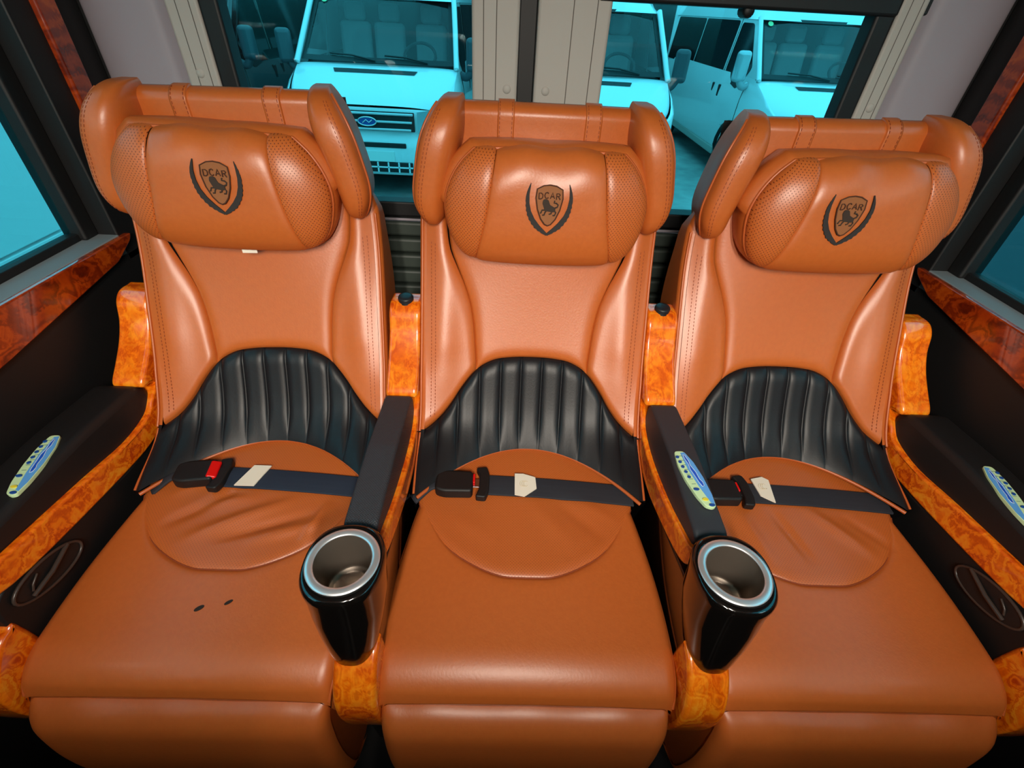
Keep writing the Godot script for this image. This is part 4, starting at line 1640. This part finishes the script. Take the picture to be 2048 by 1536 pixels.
		for l in [[Vector2(-1.92, .42), Vector2(-1.92, 1.9)], [Vector2(-.98, .75), Vector2(-.98, 1.25)], [Vector2(-3.43, .42), Vector2(-3.43, 1.2)], [Vector2(-.6, .68), Vector2(-5.1, .68)], [Vector2(-1.95, .95), Vector2(-5.1, .95)]]:
			var pth := PackedVector3Array()
			for k in 9:
				var p: Vector2 = l[0].lerp(l[1], k / 8.0)
				pth.append(on.call(p.y, p.x, .0015))
			mb.tube(pth, .006, 5)
		part("panel_seam", mb, M.seam, T)
		for z: float in [-1.80, -2.06]:
			mb = MB.new()
			mb.box(on.call(1.06, z, .008), Vector3(.03, .15, .07), .012)
			part("door_handle", mb, M.van_trim, T, "black door handle")
		slab("running_board", o + Vector3(sg * .93, .32, -2.6), Vector3(.10, .10, 2.3), M.vinyl, T, .02)
		for z: float in [-1.0, -4.3]:
			mb = MB.new()
			mb.xf = Transform3D(Basis(Vector3.FORWARD, PI / 2), o + Vector3(sg * .90, .335, z))
			mb.lathe([Vector2(.20, .10), Vector2(.26, .11), Vector2(.32, .095), Vector2(.335, .06), Vector2(.335, -.06), Vector2(.32, -.095), Vector2(.26, -.11), Vector2(.20, -.10)], Vector3.ZERO, 28)
			var wh := part("wheel", mb, M.tyre, T)
			mb = MB.new()
			mb.xf = Transform3D(Basis(Vector3.FORWARD, PI / 2), o + Vector3(sg * .90, .335, z))
			mb.lathe([Vector2(0, sg * .09), Vector2(.06, sg * .095), Vector2(.10, sg * .07), Vector2(.17, sg * .085), Vector2(.205, sg * .10)], Vector3.ZERO, 24)
			part("hub_cap", mb, M.lamp_glass, wh)
			mb = MB.new()
			var ar := PackedVector3Array()
			for k in 15:
				var g := PI * k / 14.0
				var yy: float = .335 + sin(g) * .42
				ar.append(on.call(yy, z + cos(g) * .42, -.012))
			mb.tube(ar, .05, 6)
			part("wheel_arch", mb, M.tyre, T)

func added_seat(x: float, label: String) -> void:  # added out of view to keep lamp light off cushions and leg rests
	var T := thing("added_shade_seat", Vector3(x, 0, .45), label, "seat", "seats added out of view to shade the rear row")
	var mb := MB.new()
	var pr := smooth_poly([Vector2(.12, -.86), Vector2(.10, -.60), Vector2(.11, -.30), Vector2(.14, -.15), Vector2(.20, -.125), Vector2(.25, -.16), Vector2(.27, -.55), Vector2(.30, -.86)], 4)
	mb.prism(pr, x - .27, x + .27, func(a, b, d): return V(d, b, a + .12), .03)
	part("backrest", mb, M.black_leather, T)
	mb = MB.new()
	mb.box(V(x, -.93, .66), Vector3(.52, .16, .56), .05)
	part("seat_cushion", mb, M.leather, T)
	mb = MB.new()
	mb.box(V(x, -1.16, .64), Vector3(.38, .32, .44), .01)
	part("seat_base", mb, M.black_plastic, T)

func outside() -> void:
	var G := thing("pavement", Vector3(0, GROUND, -6), "pale concrete pavement of the parking lot", "pavement", "", "structure")
	slab("slab", Vector3(0, GROUND - .1, -8), Vector3(60, .2, 50), M.pavement, G, 0.0)
	van("white van straight ahead through the left rear window", -1.62, -5.82, M.paint, "white vans parked behind the minibus")
	van("white van partly hidden by the middle posts of the rear doors", .86, -5.86, M.paint, "white vans parked behind the minibus")
	van("white van on the far right showing its side and wheel", 3.98, -6.35, M.paint, "white vans parked behind the minibus", M.lamp_glass)
	van("black van at the left edge of the left rear window", -4.28, -5.9, M.paint_black)
	var B := thing("dark_building", Vector3(0, GROUND, -16), "dark building wall behind the parked vans", "building", "", "structure")
	slab("facade", Vector3(0, GROUND + 3, -16.2), Vector3(50, 6, .4), M.dark_wall, B, 0.0)
	# low white boards standing outside the left window
	var Wl := thing("white_barrier", Vector3(-2.25, GROUND, 0), "low white panelled barrier outside the left side window", "barrier")
	for k in 5:
		for j in 2:
			var h := [.95, .47][j] as float
			slab("panel", Vector3(-2.25, GROUND + (.475 if j == 0 else .95 + .24), -1.63 + .66 * k - .32), Vector3(.05, h - .008, .652), M.white_board, Wl, .004)
	var Bl := thing("dark_hoarding", Vector3(-5.5, GROUND, 0), "dark wall beyond the white barrier on the left", "wall", "", "structure")
	slab("board", Vector3(-6.5, GROUND + 2, -3), Vector3(.2, 4, 26), M.dark_wall, Bl, 0.0)
	var Br := thing("grey_wall", Vector3(4.2, GROUND, 0), "dull wall outside the right side window", "wall", "", "structure")
	slab("board", Vector3(3.6, GROUND + 1.5, 2.2), Vector3(.2, 3.0, 11), M.grey_wall, Br, 0.0)

func _ready() -> void:
	# camera
	var cam := Camera3D.new()
	cam.name = "camera"
	add_child(cam)
	cam.position = Vector3(-0.062, H, 0.0)
	cam.rotation_order = EULER_ORDER_YXZ
	cam.rotation = Vector3(deg_to_rad(-38.83), deg_to_rad(-1.806), deg_to_rad(3.237))
	cam.fov = 2.0 * rad_to_deg(atan(768.0 / 939.1))
	cam.near = 0.02
	cam.far = 200.0
	cam.current = true
	# sky
	var we := WorldEnvironment.new()
	we.name = "world_environment"
	var env := Environment.new()
	var sky := Sky.new()
	var sm := ProceduralSkyMaterial.new()
	sm.sky_top_color = Color(0.82, 0.87, 0.92)
	sm.sky_horizon_color = Color(0.90, 0.92, 0.94)
	sm.ground_bottom_color = Color(0.35, 0.35, 0.35)
	sm.ground_horizon_color = Color(0.6, 0.6, 0.6)
	sm.sky_energy_multiplier = 1.0
	sky.sky_material = sm
	env.background_mode = Environment.BG_SKY
	env.sky = sky
	env.background_energy_multiplier = 2.0
	env.tonemap_mode = Environment.TONE_MAPPER_LINEAR
	env.tonemap_exposure = 1.0
	env.sdfgi_enabled = true
	env.ssao_enabled = true
	env.ssil_enabled = true
	we.environment = env
	add_child(we)
	# ceiling lamps' light
	for q: float in [-.17, .17]:
		var l := AreaLight3D.new()
		l.name = "ceiling_lamp_light"
		l.area_size = Vector2(.07, 1.4)
		l.light_energy = 6.6
		l.light_color = Color(1.0, 0.96, 0.90)
		l.area_range = 6.0
		l.area_attenuation = 2.0
		l.shadow_enabled = true
		add_child(l, true)
		l.position = V(q, .518, 1.25)
		l.rotation = Vector3(-PI / 2, 0, 0)
	make_materials()
	shell()
	outside()
	added_seat(-PITCH, "added unseen seat that shades the left rear seat")
	added_seat(0.0, "added unseen seat that shades the middle rear seat")
	added_seat(PITCH, "added unseen seat that shades the right rear seat")
	# wrinkles of the cushions: x0, z0, x1, z1, width, height
	var wl := [[-.17, -.60, -.06, -.66, .012, .0048], [-.15, -.53, -.02, -.62, .010, -.0064], [-.10, -.50, .10, -.60, .012, .0080], [-.04, -.50, .14, -.57, .009, -.0064], [.02, -.50, .17, -.55, .012, .0064], [.13, -.50, .16, -.60, .010, .0064], [-.12, -.57, .02, -.60, .010, .0048]]
	var wm := [[.05, -.62, .17, -.52, .014, -.003], [.0, -.62, .10, -.50, .02, .003], [-.16, -.58, -.06, -.52, .016, .002], [.10, -.62, .20, -.56, .012, .002]]
	var wr := [[-.12, -.62, -.08, -.48, .014, .004], [-.05, -.62, .0, -.48, .010, -.004], [.02, -.62, .14, -.50, .014, .005], [.10, -.60, .19, -.52, .010, -.003], [-.15, -.60, -.14, -.50, .010, -.003]]
	seat(-PITCH, "tan leather seat nearest the left side window, with two burn marks on its cushion", {"dx": -.006, "dy": .008, "rot": -.045, "tag": true, "marks": true, "ex": .012, "ey": .030, "yaw": .05, "sh": -.014, "lean": .010, "csh": -.006}, wl)
	seat(0.0, "tan leather seat in the middle of the row", {"dx": .004, "dy": .002, "rot": 0.0, "ex": .001, "ey": .024}, wm)
	seat(PITCH, "tan leather seat nearest the right side window", {"dx": .020, "dy": .010, "rot": .0, "ex": -.034, "ey": .022, "yaw": -.022, "sh": .004, "lean": .022, "csh": .004}, wr)
	belt(-PITCH, "navy lap belt with a bright red button, on the left seat", -.135, -.082, .220, true, M.web_blue, wl, [Vector2(-.052, -.618), Vector2(-.030, -.668), Vector2(.006, -.668), Vector2(-.012, -.618)], true)
	belt(0.0, "dark grey lap belt across the middle seat", -.156, -.094, .220, false, M.web, wm, [Vector2(-.030, -.616), Vector2(-.030, -.668), Vector2(-.012, -.668), Vector2(.014, -.660), Vector2(.016, -.632), Vector2(-.010, -.612)], true)
	belt(PITCH, "black lap belt across the right seat, its buckle partly behind the armrest", -.148, -.090, .220, false, M.web, wr, [Vector2(-.066, -.674), Vector2(-.040, -.680), Vector2(-.028, -.672), Vector2(-.034, -.616), Vector2(-.060, -.632)], true)
	armrest(-.2775 + SX, false, "armrest with ridged black pad between the left and middle seats", 0)
	armrest(.2775 + SX, false, "armrest with massage control between the middle and right seats", 1)
	armrest(-.842, true, "outer armrest against the left wall with massage control", 2)
	armrest(.846, true, "outer armrest against the right wall with massage control", 2)
